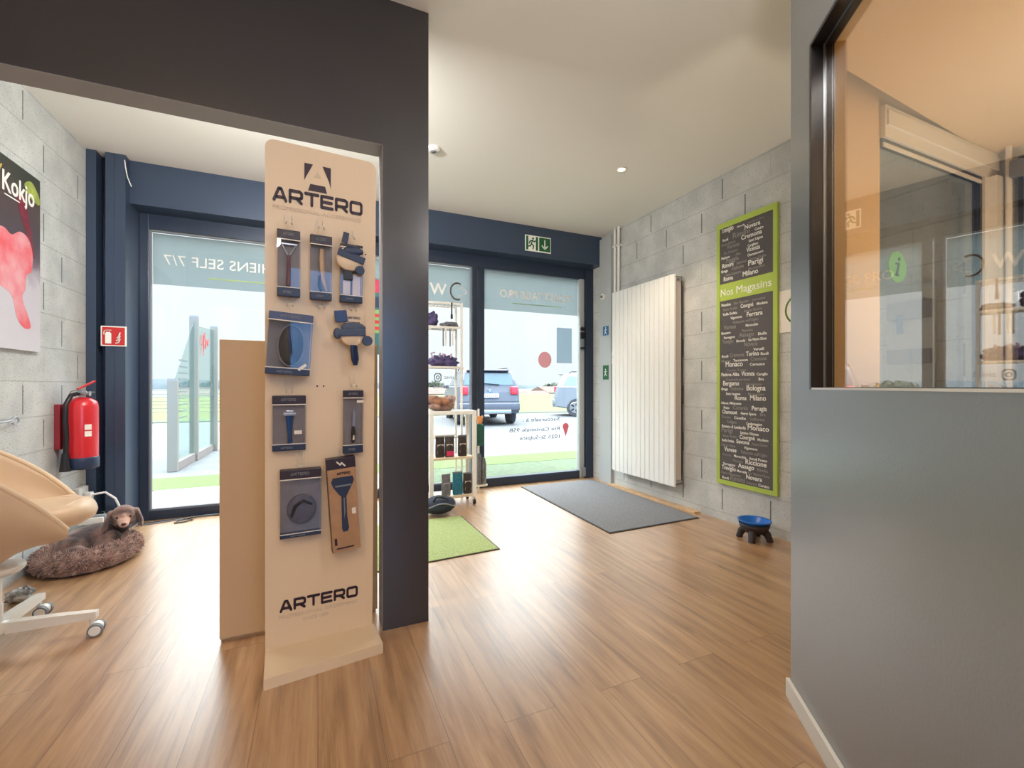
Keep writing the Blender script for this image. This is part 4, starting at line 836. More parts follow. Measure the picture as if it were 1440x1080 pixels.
# D2 cardboard box
t, w_, h = pack('brown cardboard box printed with a black T shaped coat rake, bottom right on the stand', .022, .134, .388, .785, tilt=-.07, yoff=-.03)
part(BOX(-w_, w_, -.04, 0, -h, h-.045, bev=.002), 'carton', M['card'], t)
part(BOX(-w_-.001, w_+.001, -.041, .001, h-.045, h, bev=.002), 'carton_top', M['ink_dark'], t)
part(BOX(-w_-.0012, -w_, -.04, 0, -h, h-.045), 'carton_side', M['ink_dark'], t)
b = MB(); Sx = T(0, -.0405, 0) @ RX(PI/2)
b.prism([(-.036, .118), (.042, .118), (.046, .10), (.04, .085), (.02, .05), (.012, .035), (.010, -.05), (.014, -.10), (.008, -.115), (-.010, -.115), (-.014, -.10), (-.008, .035), (-.02, .05), (-.038, .08), (-.044, .10)], 0, .0012, 'XY', Sx); part(b, 'rake_picture', M['navy'], t)
b = MB(); b.prism([(-.03, .085), (.036, .085), (.034, .078), (-.028, .078)], .0012, .002, 'XY', Sx); part(b, 'picture_highlight', M['plasticgrey'], t); b = MB(); b.prism([(.0, .03), (.005, .03), (.004, -.03), (-.002, -.06)], .0012, .002, 'XY', Sx); part(b, 'picture_highlight', M['plasticgrey'], t)
b = MB(); wide_word(b, 'ARTERO', T(-.02, -.0405, h-.07) @ RX(PI/2), .010, .055); b.box(-.04, .03, -.0412, -.0405, -h+.012, -h+.018); b.box(-.046, -.036, -.0412, -.0405, -h+.03, -h+.06); part(b, 'lettering', M['ink'], t)
part(BOX(.03, .046, -.0415, -.0405, -.045, -.02), 'price_sticker', M['label'], t)
b = MB(); stroke(b, [(-.016, h-.015), (-.004, h-.028), (.002, h-.02), (.014, h-.034)], .006, T(0, -.0412, 0) @ RX(PI/2)); part(b, 'hang_tab', M['label'], t)

# ================================================================== TROLLEY BY THE WINDOW
tx0, tx1, ty0, ty1 = .93, 1.385, 3.97, 4.22
t = thing('display_trolley', 'white metal display trolley on casters by the window', 'trolley', (1.16, 4.09, 0)); trl = t
b = MB(); b.box(tx0, tx1, ty0, ty1, .855, .89, bev=.004); b.build('top_shelf', M['white'], t)
for x in (tx0+.02, tx1-.02):
    for y in (ty0+.016, ty1-.016): BOX(x-.019, x+.019, y-.014, y+.014, .07, .856, bev=.003).build('leg', M['white'], t)
for z in (.435, .075): BOX(tx0+.03, tx1-.03, ty0+.006, ty1-.006, z, z+.022, bev=.003).build('shelf', mat('shelf_board', (214, 196, 170), .5), t)
for x in (tx0+.02, tx1-.02):
    for y in (ty0+.016, ty1-.016):
        b = MB(); b.cyl((x, y, .07), (x, y, .045), .008, seg=8); b.box(x-.012, x+.012, y-.004, y+.004, .02, .05); f = b.build('caster', M['steel'], t); b = MB(); b.cyl((x-.009, y, .024), (x+.009, y, .024), .024, seg=18); b.build('wheel', M['rubber'], f)
# plush pet bed on top
t = thing('plush_basket', 'folded fluffy orange brown pet bed on top of the white trolley', 'pet bed', (1.07, 4.08, .89)); 
def lumpy(c, r, amp, seed, seg=40, rings=24, freq=9, flat=None):
    b = MB(); vs = []; fs = []
    for i in range(rings+1):
        th = PI*i/rings
        for j in range(seg):
            d = Vector((math.sin(th)*math.cos(2*PI*j/seg), math.sin(th)*math.sin(2*PI*j/seg), math.cos(th)))
            k = 1+amp*noise.noise(d*freq*.3+Vector((seed, 0, 0)))+amp*.5*noise.noise(d*freq+Vector((0, seed, 0)))
            p = Vector((d.x*r[0]*k, d.y*r[1]*k, d.z*r[2]*k))
            if flat is not None and p.z < -flat: p.z = -flat
            vs.append(Vector(c)+p)
    for i in range(rings):
        for j in range(seg): fs.append((i*seg+j, (i+1)*seg+j, (i+1)*seg+(j+1) % seg, i*seg+(j+1) % seg))
    b.add(vs, fs, None, True); return b
lumpy((1.07, 4.09, .935), (.118, .11, .055), .22, 3, flat=.045).build('cushion', M['plush'], t)
b = MB(); n_ = 40; rings = []
for i in range(n_):
    a = 2*PI*i/n_; R0 = (.098+.01*math.sin(3*a)); cc = Vector((1.07+R0*math.cos(a)*1.0, 4.09+R0*.85*math.sin(a), .985+.012*math.sin(2*a+1))); rr_ = .042*(1+.25*noise.noise(Vector((math.cos(a)*3, math.sin(a)*3, 1))))
    rings.append([tuple(cc+Vector((math.cos(a)*math.cos(q), math.sin(a)*math.cos(q), math.sin(q)))*rr_*(1+.3*noise.noise(Vector((a*3, q*2, 0))))) for q in [2*PI*k/12 for k in range(12)]])
b.ring_loft(rings, False, None, True); b.build('rim', M['plush2'], t)
# pouches on the shelves
def pouch_proto(m, wd, hg, dp=.05, colr=None):
    t = thing('treat_pouch', None, 'pouch', (0, 0, 0)); rings = []
    for z, wx, wy in ((0, .46, .5), (.012, .5, .5), (hg*.45, .5, .42), (hg*.8, .49, .18), (hg*.93, .5, .03), (hg, .5, .02)):
        z = z if z <= .012 else z
        rings.append([(wd*wx*(abs(math.cos(q))**.5)*(1 if math.cos(q) >= 0 else -1), dp*wy*(abs(math.sin(q))**.7)*(1 if math.sin(q) >= 0 else -1), z) for q in [2*PI*k/20 for k in range(20)]])
    b = MB(); b.ring_loft(rings, True); b.build('bag', m, t, local=True)
    b = MB(); b.box(-wd*.34, wd*.34, -.0008, 0, hg*.18, hg*.6, T(0, -dp*.48, 0) @ RX(-.07)); b.build('label', colr or M['label'], t, local=True)
    b = MB(); b.box(-wd*.5, wd*.5, -.0035, .0035, hg*.93, hg*1.0, bev=.001); b.build('top_seal', M['plasticgrey'], t, local=True)
    return t
pr_k = pouch_proto(M['pouchk'], .088, .20, .05, mat('pouch_art_pale', (196, 184, 176), .5)); pr_t = pouch_proto(M['poucht'], .098, .215, .05, mat('pouch_art_teal', (20, 84, 104), .5)); pr_g = pouch_proto(M['pouchg'], .088, .20, .05, mat('pouch_art_grey', (170, 172, 178), .5))
used = set()
def place(proto, x, y, z, rz, label, group):
    if proto.name in used: o = copy_tree(proto)
    else: o = proto; used.add(proto.name)
    o.location = (x, y, z); o.rotation_euler = (0, 0, rz); tag(o, label, None, group); return o
G1 = 'treat pouches on the trolley shelves'
place(pr_k, 1.045, 4.04, .457, .1, 'dark foil pouch on the upper trolley shelf, the left one', G1)
q = place(pr_k, 1.135, 4.035, .457, -.1, 'dark foil pouch on the upper trolley shelf, the middle one with pink foot', G1)
b = MB(); b.box(1.10, 1.17, 4.006, 4.0085, .47, .515); b.build('pink_label', M['pink'], q)
place(pr_k, 1.262, 4.04, .457, .05, 'dark foil pouch on the upper trolley shelf, alone at the right', G1)
place(pr_g, 1.10, 4.03, .097, .15, 'grey foil pouch on the lower trolley shelf', G1)
place(pr_t, 1.213, 4.03, .097, -.05, 'teal foil pouch in the middle of the lower trolley shelf', G1)
place(pr_k, 1.312, 4.035, .097, .05, 'black and white pouch at the right end of the lower trolley shelf', G1)
# packs hanging on the trolley's right side
t = thing('hanging_toy', 'green packaged toy with orange header hanging beside the trolley', 'packaged toy', (1.57, 4.42, .5), group='packages hanging by the window mullion')
b = MB(); b.ell((1.575, 4.42, .755), (.032, .02, .045)); b.ell((1.55, 4.42, .79), (.016, .014, .02)); b.ell((1.60, 4.42, .79), (.016, .014, .02)); b.build('orange_head', mat('toy_orange', (206, 140, 84), .7), t)
BOX(1.535, 1.615, 4.40, 4.435, .49, .72, bev=.01).build('green_pack', mat('pack_green', (36, 96, 84), .5, var=.3, vscale=30), t)
t2 = thing('hanging_toy', 'grey bottle packs hanging low beside the trolley', 'packaged toy', (1.57, 4.42, .08), group='packages hanging by the window mullion')
b = MB(); b.tube([(1.565, 4.42, .08), (1.565, 4.42, .36), (1.565, 4.42, .41)], [.028, .028, .012], 12); b.tube([(1.62, 4.42, .08), (1.62, 4.42, .30), (1.62, 4.42, .36)], [.026, .026, .012], 12); b.build('bottle', M['pouchg'], t2)
BOX(1.53, 1.655, 4.395, 4.445, .06, .08, bev=.003).build('tray', M['white'], t2)
t3 = thing('hanging_strip', 'thin white metal rack strip on the window mullion beside the trolley', 'rack', (1.57, 4.46, 0))
BOX(1.562, 1.582, 4.446, 4.46, 0, .88, bev=.003).build('upright', M['white'], t3); BOX(1.54, 1.64, 4.40, 4.446, .055, .062).build('foot', M['white'], t3); b = MB(); b.cyl((1.572, 4.446, .80), (1.572, 4.40, .80), .004, seg=8); b.build('peg', M['steel'], t3)

# rack with accessories in the window
t = thing('accessory_rack', 'tall white wire rack of pet accessories in front of the narrow window', 'rack', (1.1, 4.38, 0))
b = MB()
for x in (.70, 1.33):
    for y in (4.28, 4.48): b.box(x-.010, x+.010, y-.010, y+.010, 0, 1.96, bev=.002)
b.build('frame', M['white_metal'], t)
for z in (1.94, 1.70, 1.30, .6):
    b = MB(); b.box(.70, 1.33, 4.28, 4.295, z, z+.02); b.box(.70, 1.33, 4.465, 4.48, z, z+.02)
    for k in range(17): b.box(.71+k*.037, .714+k*.037, 4.28, 4.48, z+.004, z+.008)
    b.build('wire_shelf', M['white_metal'], t)
purple = mat('purple_fabric', (92, 82, 130), .8, col2=(52, 44, 74), vscale=16, bump=.4, bscale=60); grey_f = mat('grey_fabric', (120, 120, 128), .8, col2=(84, 84, 92), vscale=16)
G2 = 'accessories on the window rack'
lumpy((1.055, 4.38, 1.79), (.055, .07, .075), .3, 5, flat=.068).build('x', purple); o = bpy.data.objects['x']; o.name = 'folded_coat'; tag(o, 'purple folded pet coat on the upper shelf of the window rack', 'pet coat', G2)
lumpy((1.235, 4.38, 1.745), (.09, .07, .032), .35, 8, flat=.026).build('x', grey_f); o = bpy.data.objects['x']; o.name = 'folded_harness'; tag(o, 'flat grey folded harness on the upper shelf of the window rack', 'harness', G2)
t = thing('accessory_bag', 'purple slumped bag of accessories on the lower shelf of the window rack', 'bag', (1.17, 4.38, 1.32), group=G2)
lumpy((1.17, 4.38, 1.37), (.15, .08, .065), .35, 11, flat=.05).build('body', purple, t)
b = MB()
for k in range(4): b.tube([(1.05+.06*k, 4.34, 1.40), (1.03+.06*k+.03*(k % 2), 4.335, 1.45), (1.07+.055*k, 4.34, 1.46-.01*k)], .009, 8)
b.build('strap', mat('pink_grey', (176, 150, 168), .7), t)
for k, (x, l) in enumerate(((1.155, 'left grey collar hanging under the upper shelf of the window rack'), (1.225, 'right grey collar hanging under the upper shelf of the window rack'))):
    t = thing('hanging_collar', l, 'collar', (x, 4.30, 1.53), group=G2)
    BOX(x-.02, x-.006, 4.285, 4.29, 1.52, 1.70, bev=.002).build('strap', M['plasticgrey'], t); BOX(x+.006, x+.02, 4.285, 4.29, 1.53, 1.70, bev=.002).build('strap', M['white_metal'], t)
t = thing('hanging_brush', 'slim dark brush hanging from the top of the window rack', 'brush', (1.225, 4.29, 1.82), group=G2)
BOX(1.218, 1.232, 4.272, 4.278, 1.80, 1.96, bev=.002).build('handle', M['ink_dark'], t); BOX(1.214, 1.236, 4.268, 4.280, 1.795, 1.84, bev=.003).build('head', M['ink_dark'], t)
# banner seen between the stand and the pier
t = thing('product_banner', 'narrow colourful hanging product banner visible between stand and pier', 'banner', (.50, 4.3, 1.5))
BOX(.40, .62, 4.30, 4.304, 1.42, 2.12).build('cloth', mat('banner_teal', (54, 110, 118), .7), t); BOX(.40, .62, 4.297, 4.30, 2.0, 2.12).build('pink_field', M['pink'], t); BOX(.40, .62, 4.297, 4.30, 1.86, 1.96).build('dark_field', M['navy'], t); BOX(.40, .62, 4.297, 4.30, 1.62, 1.84).build('green_field', mat('banner_green', (136, 176, 110), .7), t)
for z in (1.65, 1.71, 1.77): BOX(.42, .60, 4.2945, 4.297, z, z+.03).build('red_stripe', M['signred'], t)
b = MB(); b.cyl((.38, 4.302, 2.13), (.64, 4.302, 2.13), .008, seg=8); b.tube([(.40, 4.302, 2.13), (.51, 4.302, 2.9), (.62, 4.302, 2.13)], .0015, 5); b.build('rail', M['steel'], t)
# dark cushion / bag on the floor before the trolley
t = thing('carry_cushion', 'dark navy oval cushion with grey trim on the floor by the trolley', 'cushion', (.98, 3.75, 0))
lumpy((.965, 3.78, .085), (.15, .12, .075), .06, 2, flat=.083).build('body', mat('navy_fabric', (40, 48, 66), .8, bump=.2, bscale=200), t)
b = MB(); b.tube([(.965+.147*math.cos(a), 3.78+.118*math.sin(a), .10+.02*math.sin(3*a)) for a in [k*PI/16 for k in range(32)]], .007, 8, loop=True); b.build('piping', M['plasticgrey'], t)
b = MB(); b.tube([(.90, 3.70, .14), (.92, 3.68, .18), (.97, 3.67, .175), (1.02, 3.69, .15)], .008, 8); b.build('handle', M['black'], t)

# ================================================================== OFFICE CHAIR
CX, CY = -1.246, 2.57
t = thing('office_chair', 'cream tub office chair on a four star caster base at the left edge', 'chair', (CX, CY, 0)); ch = t
AZF = math.radians(66); FWD = Vector((math.sin(AZF), math.cos(AZF), 0)); SIDE = Vector((FWD.y, -FWD.x, 0))    # SIDE: sitter's right
def cp(f, s_, z): return Vector((CX, CY, 0))+FWD*f+SIDE*s_+Vector((0, 0, z))
# shell: wraps from one front tip round the back to the other
NA, NH = 44, 12
def shell_pt(u, v, off):
    lim = math.radians(120 if u > .5 else 136)              # the sitter's right wing is seen from outside, the left one from inside
    a = (u-.5)*2*lim; fr = abs(u-.5)*2
    top = .53+.42*(1-fr**2.4)                       # rim height
    bot = .345+.10*fr**2
    z = bot+(top-bot)*v
    r = (.10+.215*math.sin(min(1, v*1.25)*PI/2)**.8)*(1+.02*v) + off
    rx = r*(1.0 if fr < .5 else 1.0+.18*(fr-.5)); 
    return cp(-rx*math.cos(a)*1.02+.03, rx*math.sin(a)*.98, z)
b = MB(); outer = [[shell_pt(i/NA, j/NH, 0) for j in range(NH+1)] for i in range(NA+1)]; inner = [[shell_pt(i/NA, j/NH, -.018) for j in range(NH+1)] for i in range(NA+1)]
def grid(b, g, flip=False):
    n, m = len(g), len(g[0]); vs = [p for r in g for p in r]; fs = [(i*m+j, (i+1)*m+j, (i+1)*m+j+1, i*m+j+1) for i in range(n-1) for j in range(m-1)]
    if flip: fs = [tuple(reversed(f)) for f in fs]
    b.add(vs, fs, None, True)
rings = [outer[i]+inner[i][::-1] for i in range(NA+1)]
b.ring_loft([[tuple(p) for p in r] for r in rings], True)
b.build('shell', M['leather'], t)
b = MB(); b.tube([tuple((shell_pt(i/NA, 1, 0)+shell_pt(i/NA, 1, -.018))/2) for i in range(NA+1)], .0115, 10); b.build('rim_piping', M['leather'], t)
# seat cushion
b = MB(); rings = []
for k in range(9):
    q = PI*k/8; zz = .555+.045*-math.cos(q); ss = (.80+.20*math.sin(q)) if 0 < k < 8 else .72
    ring = []
    for i in range(36):
        a = 2*PI*i/36; f_ = math.cos(a); s2 = math.sin(a); px_ = (abs(f_)**.75)*(1 if f_ > 0 else -1); py_ = (abs(s2)**.75)*(1 if s2 > 0 else -1)
        ring.append(tuple(cp(.085+.235*ss*px_, .20*ss*py_, zz+.012*noise.noise(Vector((px_*2, py_*5, k*.3))))))
    rings.append(ring)
b.ring_loft(rings, True); b.build('seat_cushion', M['leather'], t)
b = MB(); b.lathe([(.001, .325), (.08, .33), (.095, .35), (.09, .362), (.001, .362)], (CX, CY, 0)); b.build('seat_plate', M['white_metal'], t)
b = MB(); b.cyl((CX, CY, .10), (CX, CY, .34), .024, seg=20); b.cyl((CX, CY, .10), (CX, CY, .20), .027, seg=20); b.build('gas_column', M['white_metal'], t)
b = MB(); b.lathe([(.001, .075), (.045, .075), (.05, .09), (.045, .125), (.001, .13)], (CX, CY, 0)); b.build('hub', M['white_metal'], t)
for k, azl in enumerate((89, 1, 179, 269)):
    a = math.radians(azl); u = Vector((math.sin(a), math.cos(a), 0)); s_ = Vector((u.y, -u.x, 0)); R_ = .335; P = Vector((CX, CY, 0))
    b = MB(); rings = []
    for r, hw, z0, z1 in ((.03, .020, .078, .125), (.2, .018, .078, .118), (R_, .016, .078, .108)):
        p = P+u*r; rings.append([tuple(p-s_*hw+Vector((0, 0, z0))), tuple(p+s_*hw+Vector((0, 0, z0))), tuple(p+s_*hw+Vector((0, 0, z1))), tuple(p-s_*hw+Vector((0, 0, z1)))])
    b.ring_loft(rings, True, sm=False); leg = b.build('leg', M['white_metal'], t)
    c = P+u*(R_-.02); rot = math.radians((-84, -92, 200, 300)[k]); wd = Vector((math.cos(rot), math.sin(rot), 0)); trail = Vector((-wd.y, wd.x, 0))*.016
    b = MB(); b.cyl(tuple(c+Vector((0, 0, .08))), tuple(c+Vector((0, 0, .04))), .009, seg=12); pc = c+trail; 
    b.tube([tuple(pc+wd*-.012+Vector((0, 0, .034))), tuple(pc+wd*.012+Vector((0, 0, .034)))], .024, 18); cas = b.build('caster', M['white'], leg)
    for sgn in (-1, 1):
        b = MB(); b.cyl(tuple(pc+wd*sgn*.013+Vector((0, 0, .028))), tuple(pc+wd*sgn*.030+Vector((0, 0, .028))), .028, .027, 24); b.mi = 1; b.cyl(tuple(pc+wd*sgn*.030+Vector((0, 0, .028))), tuple(pc+wd*sgn*.0315+Vector((0, 0, .028))), .021, .02, 24); b.build('wheel', [M['plasticgrey'], M['white']], leg)
# crumpled toy on the floor
t = thing('crumpled_toy', 'small crumpled grey and white toy on the floor by the chair base', 'toy', (-1.42, 3.13, 0))
lumpy((-1.42, 3.13, .032), (.055, .04, .034), .35, 21, 28, 18, 7, flat=.031).build('body', mat('toy_print', (206, 204, 198), .7, col2=(110, 112, 112), vscale=28), t)
b = MB(); b.tube([(-1.40, 3.12, .06), (-1.40, 3.12, .075), (-1.385, 3.12, .08), (-1.375, 3.12, .062)], .005, 8); b.build('loop', M['plasticgrey'], t)

# ================================================================== DOG BED AND DOG
BCX, BCY, BRX, BRY, BR = -1.335, 3.665, .185, .225, .068
t = thing('dog_bed', 'round shaggy brown plush dog bed on the floor by the left wall', 'dog bed', (BCX, BCY, 0))
b = MB(); rings = []; n_ = 56
for i in range(n_):
    a = 2*PI*i/n_; cc = Vector((BCX+BRX*math.cos(a), BCY+BRY*math.sin(a), .062)); dr_ = Vector((math.cos(a), math.sin(a), 0)); ring = []
    for k in range(16):
        q = 2*PI*k/16; rr_ = BR*(1+.12*noise.noise(Vector((math.cos(a)*4, math.sin(a)*4, q)))); p = cc+dr_*math.cos(q)*rr_+Vector((0, 0, math.sin(q)*rr_*.95)); p.z = max(p.z, .002); ring.append(tuple(p))
    rings.append(ring)
b.ring_loft(rings, False, None, True)
for i in range(9000):                                        # shaggy tufts on the bolster
    a = random.uniform(0, 2*PI); q = random.uniform(-.5, PI+.4); dr_ = Vector((math.cos(a), math.sin(a), 0)); nrm = dr_*math.cos(q)+Vector((0, 0, math.sin(q))); p = Vector((BCX+BRX*math.cos(a), BCY+BRY*math.sin(a), .062))+nrm*BR*.97
    if p.z < .008: continue
    tg = Vector((random.uniform(-1, 1), random.uniform(-1, 1), random.uniform(-1.2, .6))); sd = nrm.cross(tg).normalized()*random.uniform(.0018, .003); l = random.uniform(.012, .022); mid = p+nrm*l*.6+tg*l*.25; tip = p+nrm*l*.75+tg*l*.7; tip.z = max(tip.z, .002)
    b.add([p-sd, p+sd, mid+sd*.8, mid-sd*.8, tip], [(0, 1, 2, 3), (3, 2, 4)], None, True)
b.build('bolster', M['plush'], t, solid_fix=False)
b = MB(); b.lathe([(.001, .004), (.17, .004), (.18, .02), (.16, .045), (.001, .05)], (BCX, BCY, 0), 36, None, 1., 1.2); b.build('cushion', M['plush'], t)

# dog: one continuous skin made from overlapping masses, remeshed
dg = thing('dog', 'brown merle puppy curled in the plush bed with its head on the rim', 'dog', (BCX, BCY, .05))
b = MB()
def E_(c, r, rot=None): b.ell(c, r, R=rot, seg=20, rings=14)
hx, hy, hz = -1.175, 3.70, .262            # head centre
toC = Vector((-hx*1.0, -hy, 0)).normalized(); rt = Vector((-toC.y, toC.x, 0))     # rt = image right when seen from camera? fixed below
rt = Vector((-toC.y, toC.x, 0)); 
HB = Matrix(((rt.x, toC.x, 0), (rt.y, toC.y, 0), (0, 0, 1)))     # local x right, y to camera, z up
def hp(x, y, z): return Vector((hx, hy, hz))+rt*x+toC*y+Vector((0, 0, z))
E_(hp(0, -.02, .012), (.062, .068, .058), HB)                       # skull
E_(hp(-.026, .018, .006), (.03, .03, .026), HB); E_(hp(.026, .018, .006), (.03, .03, .026), HB)   # brows / cheeks
E_(hp(0, .045, -.022), (.034, .045, .029), HB); E_(hp(0, .072, -.034), (.027, .034, .023), HB); E_(hp(0, .05, -.046), (.026, .04, .014), HB)    # muzzle, jaw
E_(hp(0, .03, .012), (.018, .04, .018), HB)                         # bridge
E_(hp(-.04, -.005, -.028), (.024, .03, .03), HB); E_(hp(.04, -.005, -.028), (.024, .03, .03), HB)
for s_ in (-1, 1):                                                   # drop ears
    Re = HB @ Matrix.Rotation(s_*-.28, 3, 'Y'); E_(hp(s_*.066, -.02, .018), (.018, .03, .026), Re); E_(hp(s_*.083, -.015, -.022), (.013, .036, .05), Re); E_(hp(s_*.088, -.01, -.062), (.010, .030, .03), Re)
# neck, chest, curled trunk, haunch
b.tube([hp(0, -.05, -.03), (-1.215, 3.79, .20), (-1.26, 3.80, .15), (-1.31, 3.77, .125)], [.05, .058, .07, .082], 16)
b.tube([(-1.27, 3.78, .14), (-1.33, 3.74, .135), (-1.38, 3.68, .13), (-1.40, 3.61, .12), (-1.385, 3.56, .105)], [.078, .088, .088, .082, .06], 18)
E_((-1.40, 3.60, .125), (.075, .085, .07)); E_((-1.36, 3.53, .10), (.07, .05, .045)); E_((-1.24, 3.70, .12), (.055, .06, .055))
b.tube([(-1.37, 3.55, .09), (-1.31, 3.52, .085), (-1.26, 3.53, .078), (-1.22, 3.55, .072)], [.042, .032, .02, .018], 12)     # hind leg folded
b.tube([(-1.25, 3.69, .12), (-1.22, 3.62, .10), (-1.20, 3.565, .085), (-1.185, 3.52, .105)], [.04, .028, .021, .022], 12)       # foreleg
b.tube([(-1.29, 3.70, .12), (-1.27, 3.61, .10), (-1.25, 3.57, .082)], [.04, .028, .022], 12)
b.tube([(-1.43, 3.55, .10), (-1.44, 3.49, .095), (-1.40, 3.455, .10), (-1.34, 3.45, .105)], [.018, .014, .011, .007], 10)      # tail
body = b.build('body', M['fur'], dg)
_n = M['fur'].node_tree; _b = _n.nodes['Principled BSDF']; _src = _b.inputs['Base Color'].links[0].from_socket     # tan face marking
_tc = _n.nodes.new('ShaderNodeTexCoord'); _vd = _n.nodes.new('ShaderNodeVectorMath'); _vd.operation = 'DISTANCE'; _vd.inputs[1].default_value = tuple(hp(0, .07, -.03)-Vector((BCX, BCY, .05)))
_n.links.new(_tc.outputs['Object'], _vd.inputs[0]); _mr = _n.nodes.new('ShaderNodeMapRange'); _mr.inputs['From Min'].default_value = .035; _mr.inputs['From Max'].default_value = .075; _mr.inputs['To Min'].default_value = .9; _mr.inputs['To Max'].default_value = 0
_n.links.new(_vd.outputs['Value'], _mr.inputs['Value']); _mx = _n.nodes.new('ShaderNodeMix'); _mx.data_type = 'RGBA'; _mx.inputs[7].default_value = (*lin((206, 166, 148)), 1)
_n.links.new(_mr.outputs[0], _mx.inputs[0]); _n.links.new(_src, _mx.inputs[6]); _n.links.new(_mx.outputs[2], _b.inputs['Base Color'])
rm = body.modifiers.new('remesh', 'REMESH'); rm.mode = 'VOXEL'; rm.voxel_size = .0045; rm.use_smooth_shade = True
smo = body.modifiers.new('smooth', 'SMOOTH'); smo.factor = .5; smo.iterations = 6
b = MB(); b.ell(hp(0, .103, -.03), (.013, .009, .010), R=HB); b.build('nose', M['nose'], dg)
for s_ in (-1, 1): b = MB(); b.ell(hp(s_*.03, .042, .004), (.010, .006, .0085), R=HB); b.build('eye', M['eye'], dg)

# ================================================================== OUTSIDE
def gnd(name, poly, z0, z1, m, kind='structure'):
    b = MB(); b.prism(poly, z0, z1); o = b.build(name, m); o['kind'] = kind; return o
gnd('forecourt', [(-8, 4.72), (30, 4.72), (30, 16.6), (-60, 16.6), (-60, 4.72)], -.3, -.005, M['asphalt'])
gnd('threshold_paving', [(-1.9, 4.722), (4.5, 4.722), (4.5, 5.86), (-1.9, 5.86)], -.004, .002, M['turf2'])
gnd('green_strip', [(-1.9, 5.87), (12, 5.87), (12, 6.5), (-1.9, 6.62)], -.004, .004, M['turf'])
gnd('paving', [(-1.6, 4.723), (.9, 4.723), (.9, 5.85), (-1.6, 5.85)], .0025, .006, M['concrete'])
gnd('verge', [(-60, 16.6), (60, 16.6), (60, 17.6), (-60, 17.6)], -.3, .02, M['turf2'])
gnd('meadow', [(-150, 17.6), (200, 17.6), (260, 62), (-200, 62)], -.6, -.08, M['field'])
gnd('valley', [(-600, 62), (800, 62), (1200, 520), (-900, 520)], -5, -1.2, mat('valley_ground', (88, 94, 84), .95, var=.3, vscale=.03))
b = MB(); nh = 60; ptsb = []
for i in range(nh):
    a = math.radians(-80+i*170/nh); r = 430; x, y = r*math.sin(a), r*math.cos(a); ptsb.append((x, y, 4+4*noise.noise(Vector((i*.2, 3, 0)))+2*math.sin(i*.3)))
vs = [(x, y, -3) for x, y, z in ptsb]+[(x*1.02, y*1.02, z) for x, y, z in ptsb]+[(x*1.3, y*1.3, -3) for x, y, z in ptsb]
b.add(vs, [(i, i+1, nh+i+1, nh+i) for i in range(nh-1)]+[(nh+i, nh+i+1, 2*nh+i+1, 2*nh+i) for i in range(nh-1)], None, True); o = b.build('hills', M['hill']); o['kind'] = 'structure'
# village houses
hs = [(35, 72, 9, 6, 2.0, 'wide low house with red tiled roof, nearest in the village behind the field'), (26.5, 78, 6, 6, 2.6, 'small pale house left of the wide red roofed house in the village'), (22, 90, 9, 7, 2.8, 'pale house with reddish roof at the left end of the village'), (46, 84, 8, 6, 3.0, 'pale house with reddish roof behind the silver car'), (33, 100, 10, 7, 3.6, 'long pale house in the second row of the village')]
for x, y, wx, dy, hh, lab in hs:
    wx *= .8; hh *= .8
    t = thing('house', lab, 'house', (x, y, -1.9), .25, group='village houses beyond the field'); X = T(x, y, -1.9) @ RZ(.25)
    MB().box(-wx/2, wx/2, -dy/2, dy/2, 0, hh-.6, X).build('walls', M['housew'], t)
    b = MB(); rise = 1.3; b.add([(-wx/2-.3, -dy/2-.3, hh-.7), (wx/2+.3, -dy/2-.3, hh-.7), (wx/2+.3, dy/2+.3, hh-.7), (-wx/2-.3, dy/2+.3, hh-.7), (-wx/2-.3, 0, hh+rise-.7), (wx/2+.3, 0, hh+rise-.7)], [(0, 1, 5, 4), (2, 3, 4, 5), (0, 4, 3), (1, 2, 5), (0, 3, 2, 1)], X); b.build('roof', M['roof'], t)
    for k in (-1, 0, 1): MB().box(k*wx*.3-.4, k*wx*.3+.4, -dy/2-.02, -dy/2+.05, .5, 1.3, X).build('window', M['car_glass'], t)
def tree(x, y, z0, h, r, lab, grp, seed):
    t = thing('tree', lab, 'tree', (x, y, z0), group=grp); b = MB(); b.tube([(x, y, z0), (x, y, z0+h*.5), (x+.1*r, y, z0+h*.8)], [r*.12, r*.09, r*.04], 8); b.build('trunk', mat('bark', (110, 100, 92), .9), t)
    rnd = random.Random(seed); b = MB()
    for k in range(420):
        d = Vector((rnd.gauss(0, 1), rnd.gauss(0, 1), rnd.gauss(0, 1))).normalized()*rnd.uniform(.55, 1); c = Vector((x+d.x*r, y+d.y*r, z0+h*.62+d.z*h*.38)); s_ = r*.16
        u_ = Vector((rnd.uniform(-1, 1), rnd.uniform(-1, 1), rnd.uniform(-1, 1))).normalized()*s_; v_ = u_.orthogonal().normalized()*s_*.7
        b.add([c-u_, c+v_, c+u_, c-v_], [(0, 1, 2, 3)])
    b.build('crown', M['foliage'], t, solid_fix=False)
tree(29, 118, -2, 4.4, 3.2, 'rounded tree behind the village roofs, left of the two', None, 1); tree(56, 100, -2, 4.0, 3.0, 'rounded tree among the village houses near the silver car', None, 2)
tree(16, 100, -2, 4.0, 3.4, 'broad tree at the left end of the village by the dark car', None, 3)

